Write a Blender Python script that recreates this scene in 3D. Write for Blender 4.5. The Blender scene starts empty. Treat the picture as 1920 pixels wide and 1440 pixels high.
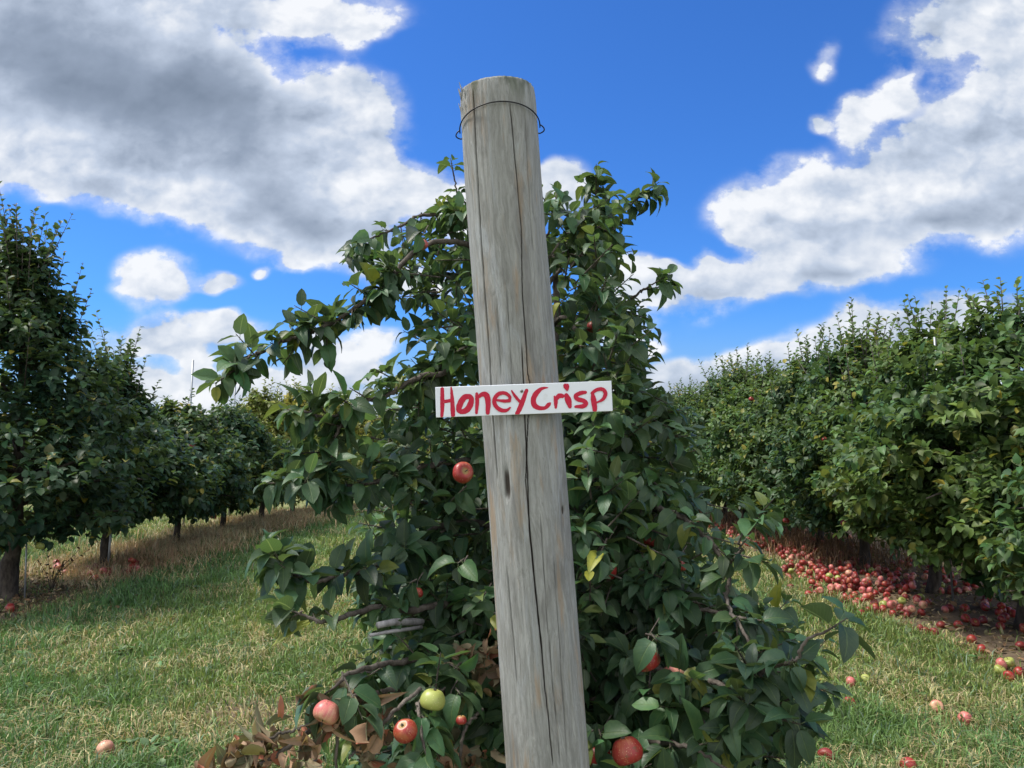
import bpy, math, random
import numpy as np
PI = math.pi
R = math.radians
SC = bpy.context.scene
COL = SC.collection

# ------------------------------------------------------------------ camera, exposure, sun, sky
F_PX, PITCH, CAM_H = 1442.0, R(3.17), 1.6
cd = bpy.data.cameras.new("camera")
cam = bpy.data.objects.new("camera", cd)
COL.objects.link(cam)
cam.location = (0, 0, CAM_H)
cam.rotation_euler = (PI / 2 + PITCH, 0, 0)
cd.sensor_width = 36.0
cd.lens = F_PX / 1920 * 36.0
cd.clip_start, cd.clip_end = 0.05, 3000
SC.camera = cam
SC.view_settings.view_transform = 'Standard'
SC.view_settings.look = 'None'
EXPO = 0.9
SC.view_settings.exposure = EXPO
SC.view_settings.gamma = 1.0
SC.cycles.max_bounces = 6
SC.cycles.diffuse_bounces = 3
SC.cycles.glossy_bounces = 2
SC.cycles.transmission_bounces = 3
SC.cycles.use_denoising = True
SC.cycles.denoiser = 'OPENIMAGEDENOISE'
SC.cycles.denoising_input_passes = 'RGB_ALBEDO_NORMAL'
SC.cycles.denoising_prefilter = 'ACCURATE'

SUN_EL, SUN_AZ = R(58), R(-82)            # azimuth measured from +Y (away from camera) towards +X
sd = bpy.data.lights.new("sun", 'SUN')
sd.energy, sd.angle, sd.color = 3.2, R(10), (1.0, 0.95, 0.86)
sun = bpy.data.objects.new("sun", sd)
COL.objects.link(sun)
S_DIR = np.array([math.sin(SUN_AZ) * math.cos(SUN_EL), math.cos(SUN_AZ) * math.cos(SUN_EL), math.sin(SUN_EL)])
from mathutils import Vector
sun.rotation_euler = Vector(-S_DIR).to_track_quat('-Z', 'Y').to_euler()


class NT:
    """small helper round a node tree"""
    def __init__(s, tree):
        s.t = tree
        s.t.nodes.clear()

    def n(s, typ, ins=None, **props):
        nd = s.t.nodes.new(typ)
        for k, v in props.items():
            setattr(nd, k, v)
        for k, v in (ins or {}).items():
            sock = nd.inputs[k]
            if isinstance(v, bpy.types.NodeSocket):
                s.t.links.new(v, sock)
            else:
                sock.default_value = v
        return nd

    def m(s, op, a, b=0.0, c=0.0, clamp=False):
        nd = s.n('ShaderNodeMath', {0: a, 1: b, 2: c}, operation=op)
        nd.use_clamp = clamp
        return nd.outputs[0]

    def vm(s, op, a, b=(0, 0, 0), scale=None):
        ins = {0: a, 1: b}
        nd = s.n('ShaderNodeVectorMath', ins, operation=op)
        if scale is not None:
            nd.inputs['Scale'].default_value = scale
        return nd.outputs[0]

    def mix(s, f, a, b):
        nd = s.n('ShaderNodeMix', data_type='RGBA')
        for sock, v in ((nd.inputs[0], f), (nd.inputs[6], a), (nd.inputs[7], b)):
            if isinstance(v, bpy.types.NodeSocket):
                s.t.links.new(v, sock)
            elif isinstance(v, (tuple, list)):
                sock.default_value = tuple(v) + ((1,) if len(v) == 3 else ())
            else:
                sock.default_value = v
        return nd.outputs[2]

    def ss(s, x, lo, hi, a=0.0, b=1.0):
        nd = s.n('ShaderNodeMapRange', {'Value': x, 'From Min': lo, 'From Max': hi, 'To Min': a, 'To Max': b},
                 interpolation_type='SMOOTHSTEP')
        return nd.outputs[0]

    def noise(s, vec, scale, detail=4, rough=.5, out='Fac', dist=0.0, dim='3D'):
        nd = s.n('ShaderNodeTexNoise', noise_dimensions=dim, ins={'Vector': vec, 'Scale': scale, 'Detail': detail, 'Roughness': rough,
                                        'Distortion': dist})
        return nd.outputs[out]


def px_dir(px, py):
    x, y = (px - 960) / F_PX, (720 - py) / F_PX
    c, s = math.cos(PITCH), math.sin(PITCH)
    return np.array([x, c - s * y, s + c * y])


def P(px, py, d):
    """the point at the distance d (metres along Y) on the sight line of photograph pixel (px, py)"""
    v = px_dir(px, py)
    return np.array([0, 0, CAM_H]) + v * (d / v[1])


# cloud masses: direction (as photograph pixel), half sizes, tilt, weight
CLOUDS = [
    (60, 60, 520, 330, 0, 1.25), (330, 230, 330, 200, 15, 1.1), (520, 345, 250, 165, 22, 1.1), (640, 235, 150, 130, 0, .85),
    (610, 425, 190, 95, 18, .9), (790, 360, 150, 75, -8, .9), (560, 30, 260, 75, 0, .8), (160, 325, 330, 75, 8, .8),
    (900, 400, 130, 80, 0, .8), (1035, 360, 70, 60, 0, .6), (690, 330, 90, 60, 0, .6), (760, 530, 120, 60, 0, .6),
    (286, 522, 98, 76, 0, 1.0), (420, 543, 62, 26, 0, .7), (566, 500, 48, 28, 0, .55), (15, 490, 75, 55, 0, .6),
    (30, 580, 100, 50, 0, .6), (300, 648, 160, 58, 8, .85), (520, 740, 330, 60, 0, .6),
    (350, 735, 240, 55, 0, .6), (650, 685, 110, 48, 0, .75), (600, 640, 60, 26, 0, .5), (720, 645, 60, 30, 0, .5),
    (1830, 50, 190, 110, -10, .85), (1890, 190, 190, 120, -25, .9), (1680, 355, 280, 120, -14, 1.0), (1470, 395, 150, 95, 0, .85),
    (1850, 340, 280, 150, 0, 1.1), (1560, 500, 240, 80, -8, .85), (1330, 555, 120, 60, -10, .8), (1190, 535, 120, 70, 10, .75),
    (1250, 520, 40, 38, 0, .5), (1335, 505, 36, 44, 0, .5), (1560, 120, 44, 62, 15, .30), (1612, 218, 95, 48, -30, .72), (1522, 246, 36, 26, 0, .5),
    (1690, 190, 60, 36, -20, .5), (1650, 630, 110, 62, 0, .85), (1500, 685, 180, 58, -10, .85), (1790, 610, 105, 62, 0, .85),
    (1915, 610, 70, 60, 0, .85), (1650, 705, 330, 60, 0, .8), (1300, 715, 220, 55, -3, .75), (1180, 620, 70, 50, 0, .6),
    (1236, 640, 44, 26, 0, .45), (700, 75, 90, 40, -10, .45), (1420, 430, 60, 40, 0, .5), (1160, 500, 60, 46, 0, .5), (505, 523, 26, 18, 0, .45), (1700, 150, 70, 30, -30, .4), (430, 620, 120, 30, 5, .5), (1160, 740, 300, 45, 0, .6), (1450, 760, 400, 45, 0, .6),
]
# grey undersides of the same masses
DARK = [
    (120, 150, 420, 210, 5, 1.1), (380, 200, 300, 140, 15, 1.0), (520, 370, 230, 110, 20, .9), (620, 430, 150, 60, 15, .6), (60, 40, 300, 160, 0, .5),
    (820, 420, 120, 50, 0, .35), (300, 575, 90, 30, 0, .35), (330, 700, 170, 40, 5, .55), (600, 745, 280, 40, 0, .45),
    (1760, 420, 270, 80, -10, 1.0), (1880, 330, 160, 80, 0, .6), (1590, 525, 200, 45, -8, .85), (1330, 585, 100, 30, -8, .35), (1880, 240, 130, 50, -20, .35),
    (1560, 710, 260, 48, -5, .95), (1800, 660, 160, 50, 0, .7), (1270, 735, 170, 35, 0, .6), (1850, 110, 130, 50, -10, .6), (1500, 420, 110, 40, 0, .4),
]
SKY_STRENGTH = 0.08
W = bpy.data.worlds.new("World")
SC.world = W
W.use_nodes = True
t = NT(W.node_tree)
sky = t.n('ShaderNodeTexSky', sky_type='NISHITA')
sky.sun_disc = False
sky.sun_elevation = SUN_EL
sky.sun_rotation = SUN_AZ
sky.air_density, sky.dust_density, sky.ozone_density = 1.0, 0.6, 2.0
geo = t.n('ShaderNodeTexCoord').outputs['Generated']
sep = t.n('ShaderNodeSeparateXYZ', {0: geo})
ay = t.m('MAXIMUM', t.m('ABSOLUTE', sep.outputs[1]), 0.02)
u = t.m('DIVIDE', sep.outputs[0], ay)
v = t.m('DIVIDE', sep.outputs[2], ay)
p0 = t.n('ShaderNodeCombineXYZ', {0: u, 1: v, 2: 0.0}).outputs[0]
pn = t.vm('MULTIPLY', p0, (1.0, 1.35, 1.0))


def centred(scale, detail, amp):
    c = t.noise(pn, scale, detail, .55, 'Color', dim='2D')
    return t.vm('SCALE', t.vm('SUBTRACT', c, (.5, .5, .5)), scale=amp)


def blobs(vec, table, grow):
    acc = None
    for (cx, cy, rx, ry, rot, wgt) in table:
        d_ = px_dir(cx, cy)
        mp = t.n('ShaderNodeMapping', {'Vector': vec}, vector_type='TEXTURE')
        mp.inputs['Location'].default_value = (d_[0] / d_[1], d_[2] / d_[1], 0)
        mp.inputs['Rotation'].default_value = (0, 0, R(-rot))
        mp.inputs['Scale'].default_value = (grow * rx / F_PX, grow * ry / F_PX, 1)
        g = t.n('ShaderNodeTexGradient', {'Vector': mp.outputs[0]}, gradient_type='QUADRATIC_SPHERE').outputs['Fac']
        g = t.m('MULTIPLY', g, wgt)
        acc = g if acc is None else t.m('ADD', acc, g)
    return acc


def puffs(vec, scale, detail):
    """rounded cauliflower heads"""
    vo = t.n('ShaderNodeTexVoronoi', {'Vector': vec, 'Scale': scale, 'Detail': detail, 'Roughness': .52, 'Lacunarity': 2.15,
                                      'Smoothness': .55}, feature='SMOOTH_F1')
    vo.normalize = True
    vo.voronoi_dimensions = '2D'
    return t.m('SUBTRACT', 1.0, vo.outputs['Distance'])


pw = t.vm('MULTIPLY', t.vm('ADD', p0, centred(5.0, 3, 0.085)), (1, 1, 0))
pv = t.vm('ADD', pn, centred(14.0, 4, 0.035))
acc = blobs(pw, CLOUDS, 1.19)
dark = blobs(pw, DARK, 1.45)
fb = t.noise(pn, 12.0, 12, .62, dim='2D')
fbs = t.noise(t.vm('ADD', pn, (-0.009, 0.014, 0)), 12.0, 8, .58, dim='2D')
SUNWARD = (-0.020, 0.030, 0)
b1, b2 = puffs(pv, 9.0, 3.0), puffs(t.vm('ADD', pv, SUNWARD), 9.0, 3.0)
fl1, fl2 = t.noise(pn, 5.0, 3, .5, dim='2D'), t.noise(t.vm('ADD', pn, tuple(1.8 * q for q in SUNWARD)), 5.0, 3, .5, dim='2D')
dens = t.m('ADD', t.m('ADD', acc, t.m('MULTIPLY', t.m('SUBTRACT', b1, .58), 0.50)), t.m('MULTIPLY', t.m('SUBTRACT', fb, .5), .70))
mask = t.m('MAXIMUM', t.ss(dens, .115, .285), t.m('MULTIPLY', t.ss(dens, -.06, .24), .5))
mask = t.m('MULTIPLY', mask, t.ss(acc, 0.004, 0.11))
emb = t.m('ADD', t.m('ADD', t.m('MULTIPLY', t.m('SUBTRACT', b1, b2), 1.0), t.m('MULTIPLY', t.m('SUBTRACT', fb, fbs), .5)), t.m('MULTIPLY', t.m('SUBTRACT', fl1, fl2), .75))
emb = t.m('MULTIPLY', emb, t.ss(dark, 1.2, .2, .35, 1.0))
shade = t.m('MULTIPLY', t.m('MULTIPLY', dark, .60), t.m('ADD', .85, t.m('MULTIPLY', fl1, .30)))
shade = t.m('MULTIPLY', shade, t.ss(dens, .10, .50))
lite = t.m('ADD', t.m('SUBTRACT', .86, shade), emb, clamp=True)
ramp = t.n('ShaderNodeValToRGB', {0: lite})
cr = ramp.color_ramp
cr.elements[0].position, cr.elements[0].color = 0.0, (.20, .25, .325, 1)
cr.elements[1].position, cr.elements[1].color = 1.0, (.95, .97, 1.0, 1)
e = cr.elements.new(.3); e.color = (.32, .385, .49, 1)
e = cr.elements.new(.65); e.color = (.56, .64, .77, 1)
# overhead and behind the camera an unseen bright cloud layer is added as fill light
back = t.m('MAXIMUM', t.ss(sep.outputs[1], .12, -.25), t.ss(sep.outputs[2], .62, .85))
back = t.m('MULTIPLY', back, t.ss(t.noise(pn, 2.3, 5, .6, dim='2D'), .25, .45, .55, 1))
SCL = 1.0 / SKY_STRENGTH / 2 ** EXPO
cloud = t.vm('SCALE', ramp.outputs[0], scale=SCL)
skyc = t.vm('SCALE', t.vm('MULTIPLY', sky.outputs[0], (.40, .93, 1.78)), scale=.1 / SKY_STRENGTH / 2 ** EXPO)
hazy = t.vm('SCALE', t.n('ShaderNodeCombineXYZ', {0: .36, 1: .54, 2: .84}).outputs[0], scale=SCL)
skyc = t.mix(t.ss(v, .17, -.02, 0, .85), skyc, hazy)      # the air pales towards the horizon
final = t.mix(t.m('MULTIPLY', mask, .97), skyc, cloud)
fill_sheet = t.vm('SCALE', t.n('ShaderNodeCombineXYZ', {0: .95, 1: .98, 2: 1.02}).outputs[0], scale=.82 / SKY_STRENGTH)
final = t.mix(back, final, fill_sheet)
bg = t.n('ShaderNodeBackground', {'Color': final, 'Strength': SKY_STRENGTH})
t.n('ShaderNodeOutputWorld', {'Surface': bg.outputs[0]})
W.cycles.sampling_method = 'MANUAL'
W.cycles.sample_map_resolution = 512


# ------------------------------------------------------------------ numeric helpers
def hash2(ix, iy, seed):
    h = (ix.astype(np.int64) * 374761393 + iy.astype(np.int64) * 668265263 + seed * 1274126177) & 0xffffffff
    h = ((h ^ (h >> 13)) * 1274126177) & 0xffffffff
    return ((h ^ (h >> 16)) & 0xffff) / 65535.0


def vnoise(x, y, seed=0):
    x, y = np.asarray(x, float), np.asarray(y, float)
    ix, iy = np.floor(x), np.floor(y)
    fx, fy = x - ix, y - iy
    fx, fy = fx * fx * (3 - 2 * fx), fy * fy * (3 - 2 * fy)
    a, b = hash2(ix, iy, seed), hash2(ix + 1, iy, seed)
    c, d = hash2(ix, iy + 1, seed), hash2(ix + 1, iy + 1, seed)
    return (a * (1 - fx) + b * fx) * (1 - fy) + (c * (1 - fx) + d * fx) * fy


def fbm(x, y, seed=0, o=3):
    s, a, tot = 0, 1.0, 0
    for i in range(o):
        s = s + a * vnoise(x * 2 ** i, y * 2 ** i, seed + i * 17)
        tot += a
        a *= .5
    return s / tot


def gz(x, y):
    """height of the ground: level near the post, falling away down the rows"""
    y = np.asarray(y, float)
    a = np.clip(y - 7, 0, 15)
    z = -.0035 * a * a - .105 * np.clip(y - 22, 0, 22)
    return z + .05 * (fbm(np.asarray(x) * .55, y * .55, 5, 2) - .5) * np.clip(40 - y, 0, 1)


def nrm(a):
    return a / np.maximum(np.linalg.norm(a, axis=-1, keepdims=True), 1e-9)


def mesh(name, verts, faces, mat=None, parent=None, col=None, uv=None, smooth=True, midx=None, attr=None):
    """faces: list of (k, n) arrays is not needed: one (n, 4) or (n, 3) array, or a list of such arrays"""
    if not isinstance(faces, (list, tuple)):
        faces = [faces]
    verts = np.asarray(verts, np.float32)
    faces = [np.asarray(f, np.int32) for f in faces if len(f)]
    me = bpy.data.meshes.new(name)
    me.vertices.add(len(verts))
    me.vertices.foreach_set('co', verts.ravel())
    loops = np.concatenate([f.ravel() for f in faces])
    starts, off = [], 0
    for f in faces:
        starts.append(off + np.arange(len(f)) * f.shape[1])
        off += f.size
    starts = np.concatenate(starts).astype(np.int32)
    me.loops.add(len(loops))
    me.loops.foreach_set('vertex_index', loops)
    me.polygons.add(len(starts))
    me.polygons.foreach_set('loop_start', starts)
    me.update(calc_edges=True)
    if smooth:
        me.polygons.foreach_set('use_smooth', np.ones(len(starts), bool))
    if col is not None:
        c = np.ones((len(verts), 4), np.float32)
        c[:, :3] = col
        at = me.attributes.new('Col', 'FLOAT_COLOR', 'POINT')
        at.data.foreach_set('color', c.ravel())
    for k, val in (attr or {}).items():
        at = me.attributes.new(k, 'FLOAT', 'POINT')
        at.data.foreach_set('value', np.asarray(val, np.float32))
    if uv is not None:
        ul = me.uv_layers.new(name='UVMap')
        ul.data.foreach_set('uv', np.asarray(uv, np.float32)[loops].ravel())
    for m_ in (mat if isinstance(mat, (list, tuple)) else [mat]):
        if m_ is not None:
            me.materials.append(m_)
    if midx is not None:
        me.polygons.foreach_set('material_index', np.asarray(midx, np.int32))
    o = bpy.data.objects.new(name, me)
    COL.objects.link(o)
    if parent is not None:
        o.parent = parent
    return o


def tag(o, label=None, cat=None, group=None, kind=None):
    for k, val in (('label', label), ('category', cat), ('group', group), ('kind', kind)):
        if val:
            o[k] = val
    return o


def thing(name, loc, label, cat, group=None, rz=0):
    o = bpy.data.objects.new(name, None)
    COL.objects.link(o)
    o.location = loc
    o.rotation_euler = (0, 0, rz)
    o.empty_display_size = .1
    return tag(o, label, cat, group)


def copy_tree(o, parent=None):
    c = o.copy()
    COL.objects.link(c)
    if parent is not None:
        c.parent = parent
    for ch in list(o.children):
        copy_tree(ch, c)
    return c


class MB:
    """collects tubes and other pieces of ONE mesh"""
    def __init__(s):
        s.v, s.q, s.n, s.c = [], [], 0, []

    def add(s, v, q, col=None):
        s.v.append(np.asarray(v, float)); s.q.append(np.asarray(q) + s.n); s.n += len(v)
        s.c.append(np.tile(col if col is not None else (1, 1, 1), (len(v), 1)))

    def tube(s, pts, rad, sides=6, close=True, rng=None, knob=0.0):
        pts = np.asarray(pts, float)
        n = len(pts)
        rad = np.broadcast_to(np.asarray(rad, float), (n,)) if np.ndim(rad) <= 1 else rad
        tg = nrm(np.gradient(pts, axis=0))
        ref = np.array([.31, .87, .38]) if abs(tg[:, 2]).mean() > .6 else np.array([.1, .2, 1.])
        a = nrm(np.cross(tg, ref)); b = np.cross(tg, a)
        th = np.arange(sides) / sides * 2 * PI
        rr = rad[:, None] * np.ones(sides)
        if rng is not None and knob:
            rr = rr * (1 + knob * (rng.random((n, sides)) - .5))
        v = pts[:, None, :] + rr[..., None] * (np.cos(th)[None, :, None] * a[:, None, :] + np.sin(th)[None, :, None] * b[:, None, :])
        v = v.reshape(-1, 3)
        i, j = np.meshgrid(np.arange(n - 1), np.arange(sides), indexing='ij')
        q = np.stack([i * sides + j, i * sides + (j + 1) % sides, (i + 1) * sides + (j + 1) % sides, (i + 1) * sides + j], -1).reshape(-1, 4)
        if close:
            v = np.vstack([v, pts[:1], pts[-1:]])
            c0, c1 = n * sides, n * sides + 1
            k = np.arange(sides)
            q = np.vstack([q, np.stack([(k + 1) % sides, k, np.full(sides, c0), np.full(sides, c0)], -1)[:, [0, 1, 2, 2]],
                           np.stack([(n - 1) * sides + k, (n - 1) * sides + (k + 1) % sides, np.full(sides, c1), np.full(sides, c1)], -1)])
        s.add(v, q)

    def build(s, name, mat, parent=None, smooth=True, col=False):
        v = np.vstack(s.v); q = np.vstack(s.q)
        tri = q[:, 2] == q[:, 3]
        return mesh(name, v, [q[~tri], q[tri][:, :3]], mat, parent, smooth=smooth, col=np.vstack(s.c) if col else None)


def smooth_path(pts, n):
    """Catmull-Rom through the points"""
    pts = np.asarray(pts, float)
    if len(pts) < 3:
        tt = np.linspace(0, 1, n)[:, None]
        return pts[0] * (1 - tt) + pts[-1] * tt
    ext = np.vstack([2 * pts[0] - pts[1], pts, 2 * pts[-1] - pts[-2]])
    s = np.linspace(0, len(pts) - 1 - 1e-6, n)
    i = s.astype(int); f = (s - i)[:, None]
    p0_, p1, p2, p3 = ext[i], ext[i + 1], ext[i + 2], ext[i + 3]
    return .5 * (2 * p1 + (p2 - p0_) * f + (2 * p0_ - 5 * p1 + 4 * p2 - p3) * f * f + (3 * p1 - p0_ - 3 * p2 + p3) * f ** 3)


# ------------------------------------------------------------------ materials
def new_mat(name):
    m_ = bpy.data.materials.new(name)
    m_.use_nodes = True
    return m_, NT(m_.node_tree)


def bump(t, h, strength, dist=.01):
    return t.n('ShaderNodeBump', {'Height': h, 'Strength': strength, 'Distance': dist}).outputs[0]


def leaf_mat(name, near=False, trans=.22, rough=.42, spec=.5):
    m_, t = new_mat(name)
    c = t.n('ShaderNodeAttribute', attribute_name='Col').outputs['Color']
    bf = t.n('ShaderNodeNewGeometry').outputs['Backfacing']
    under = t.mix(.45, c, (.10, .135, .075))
    norm = None
    if near:
        uvn = t.n('ShaderNodeSeparateXYZ', {0: t.n('ShaderNodeUVMap').outputs[0]})
        au = t.m('ABSOLUTE', uvn.outputs[0])
        rib = t.ss(au, .025, .085, 1, 0)
        # side veins slanting forward from the midrib
        ph = t.m('FRACT', t.m('SUBTRACT', t.m('MULTIPLY', uvn.outputs[1], 8.0), t.m('MULTIPLY', au, 2.6)))
        vein = t.ss(t.m('ABSOLUTE', t.m('SUBTRACT', ph, .5)), 0.0, .13, 1, 0)
        allv = t.m('MAXIMUM', rib, t.m('MULTIPLY', vein, .22))
        c = t.mix(t.m('MULTIPLY', allv, .34), c, (.11, .17, .06))
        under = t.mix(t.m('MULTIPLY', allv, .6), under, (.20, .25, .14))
        ob = t.n('ShaderNodeTexCoord').outputs['Object']
        mott = t.noise(ob, 60, 3)
        c = t.mix(t.ss(mott, .35, .75), c, t.vm('MULTIPLY', c, (1.35, 1.2, 1.1)))
        norm = bump(t, t.m('ADD', t.m('MULTIPLY', allv, -.7), t.m('MULTIPLY', mott, .5)), .5, .0025)
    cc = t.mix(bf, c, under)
    ins = {'Base Color': cc, 'Roughness': rough, 'Specular IOR Level': spec}
    if norm is not None:
        ins['Normal'] = norm
    bs = t.n('ShaderNodeBsdfPrincipled', ins)
    tr = t.n('ShaderNodeBsdfTranslucent', {'Color': t.vm('MULTIPLY', cc, (1.9, 2.0, .9))})
    mx = t.n('ShaderNodeMixShader', {0: trans, 1: bs.outputs[0], 2: tr.outputs[0]})
    t.n('ShaderNodeOutputMaterial', {'Surface': mx.outputs[0]})
    return m_


def grass_mat(name):
    m_, t = new_mat(name)
    c = t.n('ShaderNodeAttribute', attribute_name='Col').outputs['Color']
    bs = t.n('ShaderNodeBsdfPrincipled', {'Base Color': c, 'Roughness': .55, 'Specular IOR Level': .3})
    tr = t.n('ShaderNodeBsdfTranslucent', {'Color': t.vm('MULTIPLY', c, (1.3, 1.3, .8))})
    mx = t.n('ShaderNodeMixShader', {0: .25, 1: bs.outputs[0], 2: tr.outputs[0]})
    t.n('ShaderNodeOutputMaterial', {'Surface': mx.outputs[0]})
    return m_


def bark_mat(name, a, b, scale=40, bs_=.6):
    m_, t = new_mat(name)
    ob = t.n('ShaderNodeTexCoord').outputs['Object']
    st = t.vm('MULTIPLY', ob, (1, 1, .35))
    n1 = t.noise(st, scale, 6, .65)
    n2 = t.noise(ob, scale * .2, 3)
    c = t.mix(t.ss(n1, .3, .7), a, b)
    c = t.mix(t.ss(n2, .5, .8), c, tuple(min(1, x * 1.7 + .02) for x in b))
    p = t.n('ShaderNodeBsdfPrincipled', {'Base Color': c, 'Roughness': .85, 'Specular IOR Level': .25, 'Normal': bump(t, n1, bs_, .01)})
    t.n('ShaderNodeOutputMaterial', {'Surface': p.outputs[0]})
    return m_


def plain(name, c, rough=.5, metal=0.0, spec=.5, var=.12, scale=30):
    m_, t = new_mat(name)
    ob = t.n('ShaderNodeTexCoord').outputs['Object']
    n1 = t.noise(ob, scale, 5, .6)
    cc = t.mix(n1, tuple(x * (1 - var * 2) for x in c), tuple(min(1, x * (1 + var)) for x in c))
    p = t.n('ShaderNodeBsdfPrincipled', {'Base Color': cc, 'Roughness': rough, 'Metallic': metal, 'Specular IOR Level': spec,
                                         'Normal': bump(t, n1, .1, .002)})
    t.n('ShaderNodeOutputMaterial', {'Surface': p.outputs[0]})
    return m_


def apple_mat(name, base, blush, amount, rough=.33):
    """skin: blush streaks over the ground colour, pale dots, a russet hollow at the stem"""
    m_, t = new_mat(name)
    tc = t.n('ShaderNodeTexCoord').outputs['Object']
    rnd = t.n('ShaderNodeObjectInfo').outputs['Random']
    off = t.vm('ADD', tc, t.n('ShaderNodeCombineXYZ', {0: rnd, 1: t.m('MULTIPLY', rnd, 7.3), 2: t.m('MULTIPLY', rnd, 3.1)}).outputs[0])
    big = t.noise(off, 14, 2)
    sp = t.n('ShaderNodeSeparateXYZ', {0: tc})
    ang = t.m('ARCTAN2', sp.outputs[1], sp.outputs[0])
    stre = t.noise(t.n('ShaderNodeCombineXYZ', {0: t.m('MULTIPLY', t.m('SINE', ang), 9), 1: t.m('MULTIPLY', t.m('COSINE', ang), 9), 2: t.m('MULTIPLY', sp.outputs[2], 12)}).outputs[0], 2.2, 5, .7)
    f = t.ss(t.m('ADD', t.m('MULTIPLY', big, .7), t.m('MULTIPLY', stre, .5)), .78 - .4 * amount, 1.0 - .45 * amount)
    c = t.mix(f, base, blush)
    dots = t.n('ShaderNodeTexVoronoi', {'Vector': off, 'Scale': 210.0}).outputs['Distance']
    c = t.mix(t.m('MULTIPLY', t.ss(dots, .12, .22, 1, 0), .55), c, (.62, .48, .26))
    rad = t.m('SQRT', t.m('ADD', t.m('MULTIPLY', sp.outputs[0], sp.outputs[0]), t.m('MULTIPLY', sp.outputs[1], sp.outputs[1])))
    c = t.mix(t.m('MULTIPLY', t.ss(rad, .004, .013, 1, 0), .7), c, (.30, .26, .08))
    c = t.mix(t.m('MULTIPLY', t.ss(t.noise(off, 34, 3, .6), .62, .70), .75), c, (.12, .055, .025))
    p = t.n('ShaderNodeBsdfPrincipled', {'Base Color': c, 'Roughness': rough, 'Specular IOR Level': .45})
    t.n('ShaderNodeOutputMaterial', {'Surface': p.outputs[0]})
    return m_


M = {}
M['leaf_near'] = leaf_mat('apple_leaf', True, .26, .46, .36)
M['leaf'] = leaf_mat('orchard_leaf', False, .24, .5, .26)
M['dry_leaf'] = leaf_mat('dried_leaf', True, .15, .7, .2)
M['bark'] = bark_mat('apple_bark', (.040, .033, .028), (.115, .098, .085), 55, 1.0)
M['bark_dark'] = bark_mat('trunk_bark', (.022, .018, .016), (.075, .062, .052), 30, .8)
M['bark_grey'] = bark_mat('dead_bark', (.14, .13, .13), (.32, .31, .32))
M['grass'] = grass_mat('grass_blades')
M['metal'] = plain('galvanised_steel', (.30, .32, .34), .45, .6)
M['wire'] = plain('black_wire', (.012, .012, .014), .45, .6)
m_, t = new_mat('white_board_paint')
ob = t.n('ShaderNodeTexCoord').outputs['Object']
st_ = t.noise(t.vm('MULTIPLY', ob, (.06, 1, 1)), 190, 4, .6)
sp_ = t.noise(ob, 34, 5, .65)
c = t.mix(st_, (.63, .665, .74), (.71, .745, .81))
c = t.mix(t.m('MULTIPLY', t.ss(sp_, .60, .78), .45), c, (.42, .42, .41))
pb = t.n('ShaderNodeBsdfPrincipled', {'Base Color': c, 'Roughness': .6, 'Specular IOR Level': .3, 'Normal': bump(t, st_, .15, .001)})
t.n('ShaderNodeOutputMaterial', {'Surface': pb.outputs[0]})
M['white'] = m_
M['board_edge'] = plain('raw_board_edge', (.10, .085, .07), .8, 0, .2, .3, 80)
m_, t = new_mat('red_brush_paint')
ob = t.n('ShaderNodeTexCoord').outputs['Object']
br = t.noise(t.vm('MULTIPLY', ob, (1, 1, .35)), 330, 4, .6)
bl_ = t.noise(ob, 45, 3, .5)
c = t.mix(bl_, (.40, .007, .034), (.52, .014, .050))
c = t.mix(t.m('MULTIPLY', t.ss(br, .60, .74), .55), c, (.62, .22, .26))
pb = t.n('ShaderNodeBsdfPrincipled', {'Base Color': c, 'Roughness': .6, 'Specular IOR Level': .3})
t.n('ShaderNodeOutputMaterial', {'Surface': pb.outputs[0]})
M['red_paint'] = m_
M['screw'] = plain('screw_steel', (.16, .16, .15), .4, .9)
M['apple_red'] = apple_mat('red_apple_skin', (.34, .11, .045), (.25, .022, .020), .92, .42)
M['apple_pink'] = apple_mat('pink_apple_skin', (.52, .31, .19), (.42, .10, .10), .80, .42)
M['apple_green'] = apple_mat('green_apple_skin', (.27, .30, .075), (.36, .20, .06), .15, .42)
M['apple_dark'] = apple_mat('dark_red_apple_skin', (.20, .06, .025), (.16, .012, .012), .95, .5)

# ------------------------------------------------------------------ ground
ROW_L, ROW_R, ROW_M = -4.72, 4.02, 0.14


def soil_amount(x, y):
    """1 on the bare strip under the right row, partly under the other two rows"""
    w = .35 * (fbm(x * 1.3, y * 1.3, 31, 3) - .5)
    e1 = np.clip((34 - y) / 6, 0, 1) * np.clip((x - (3.12 + w * 1.3 + .06 * np.exp(-((y - 4.6) / 1.0) ** 2))) / .28, 0, 1) * np.clip((5.55 + w - x) / .3, 0, 1)
    e2 = np.clip(1 - (np.abs(x - ROW_M - .1) - .45 - w * 1.2) / .4, 0, 1) * np.clip((y - 1.0) / .5, 0, 1) * np.clip((24 - y) / 6, 0, 1) * .8
    e3 = np.clip(1 - (np.abs(x - ROW_L) - .55 - w) / .4, 0, 1) * np.clip((10.5 - y) / 2.5, 0, 1) * .75
    e4 = .75 * np.exp(-(((x + 1.45) / .55) ** 2 + ((y - 4.35) / .5) ** 2))
    return np.maximum(np.maximum(e1, e2), np.maximum(e3, e4))


def axis(lo, hi, step, far, n):
    core = np.arange(lo, hi + 1e-6, step)
    k = np.linspace(0, 1, n + 1)[1:]
    grow = far ** k * step - step + step * k
    up = hi + (np.geomspace(step, far, n)).cumsum() * 1.0
    dn = lo - (np.geomspace(step, far, n)).cumsum() * 1.0
    return np.concatenate([dn[::-1], core, up])


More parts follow.
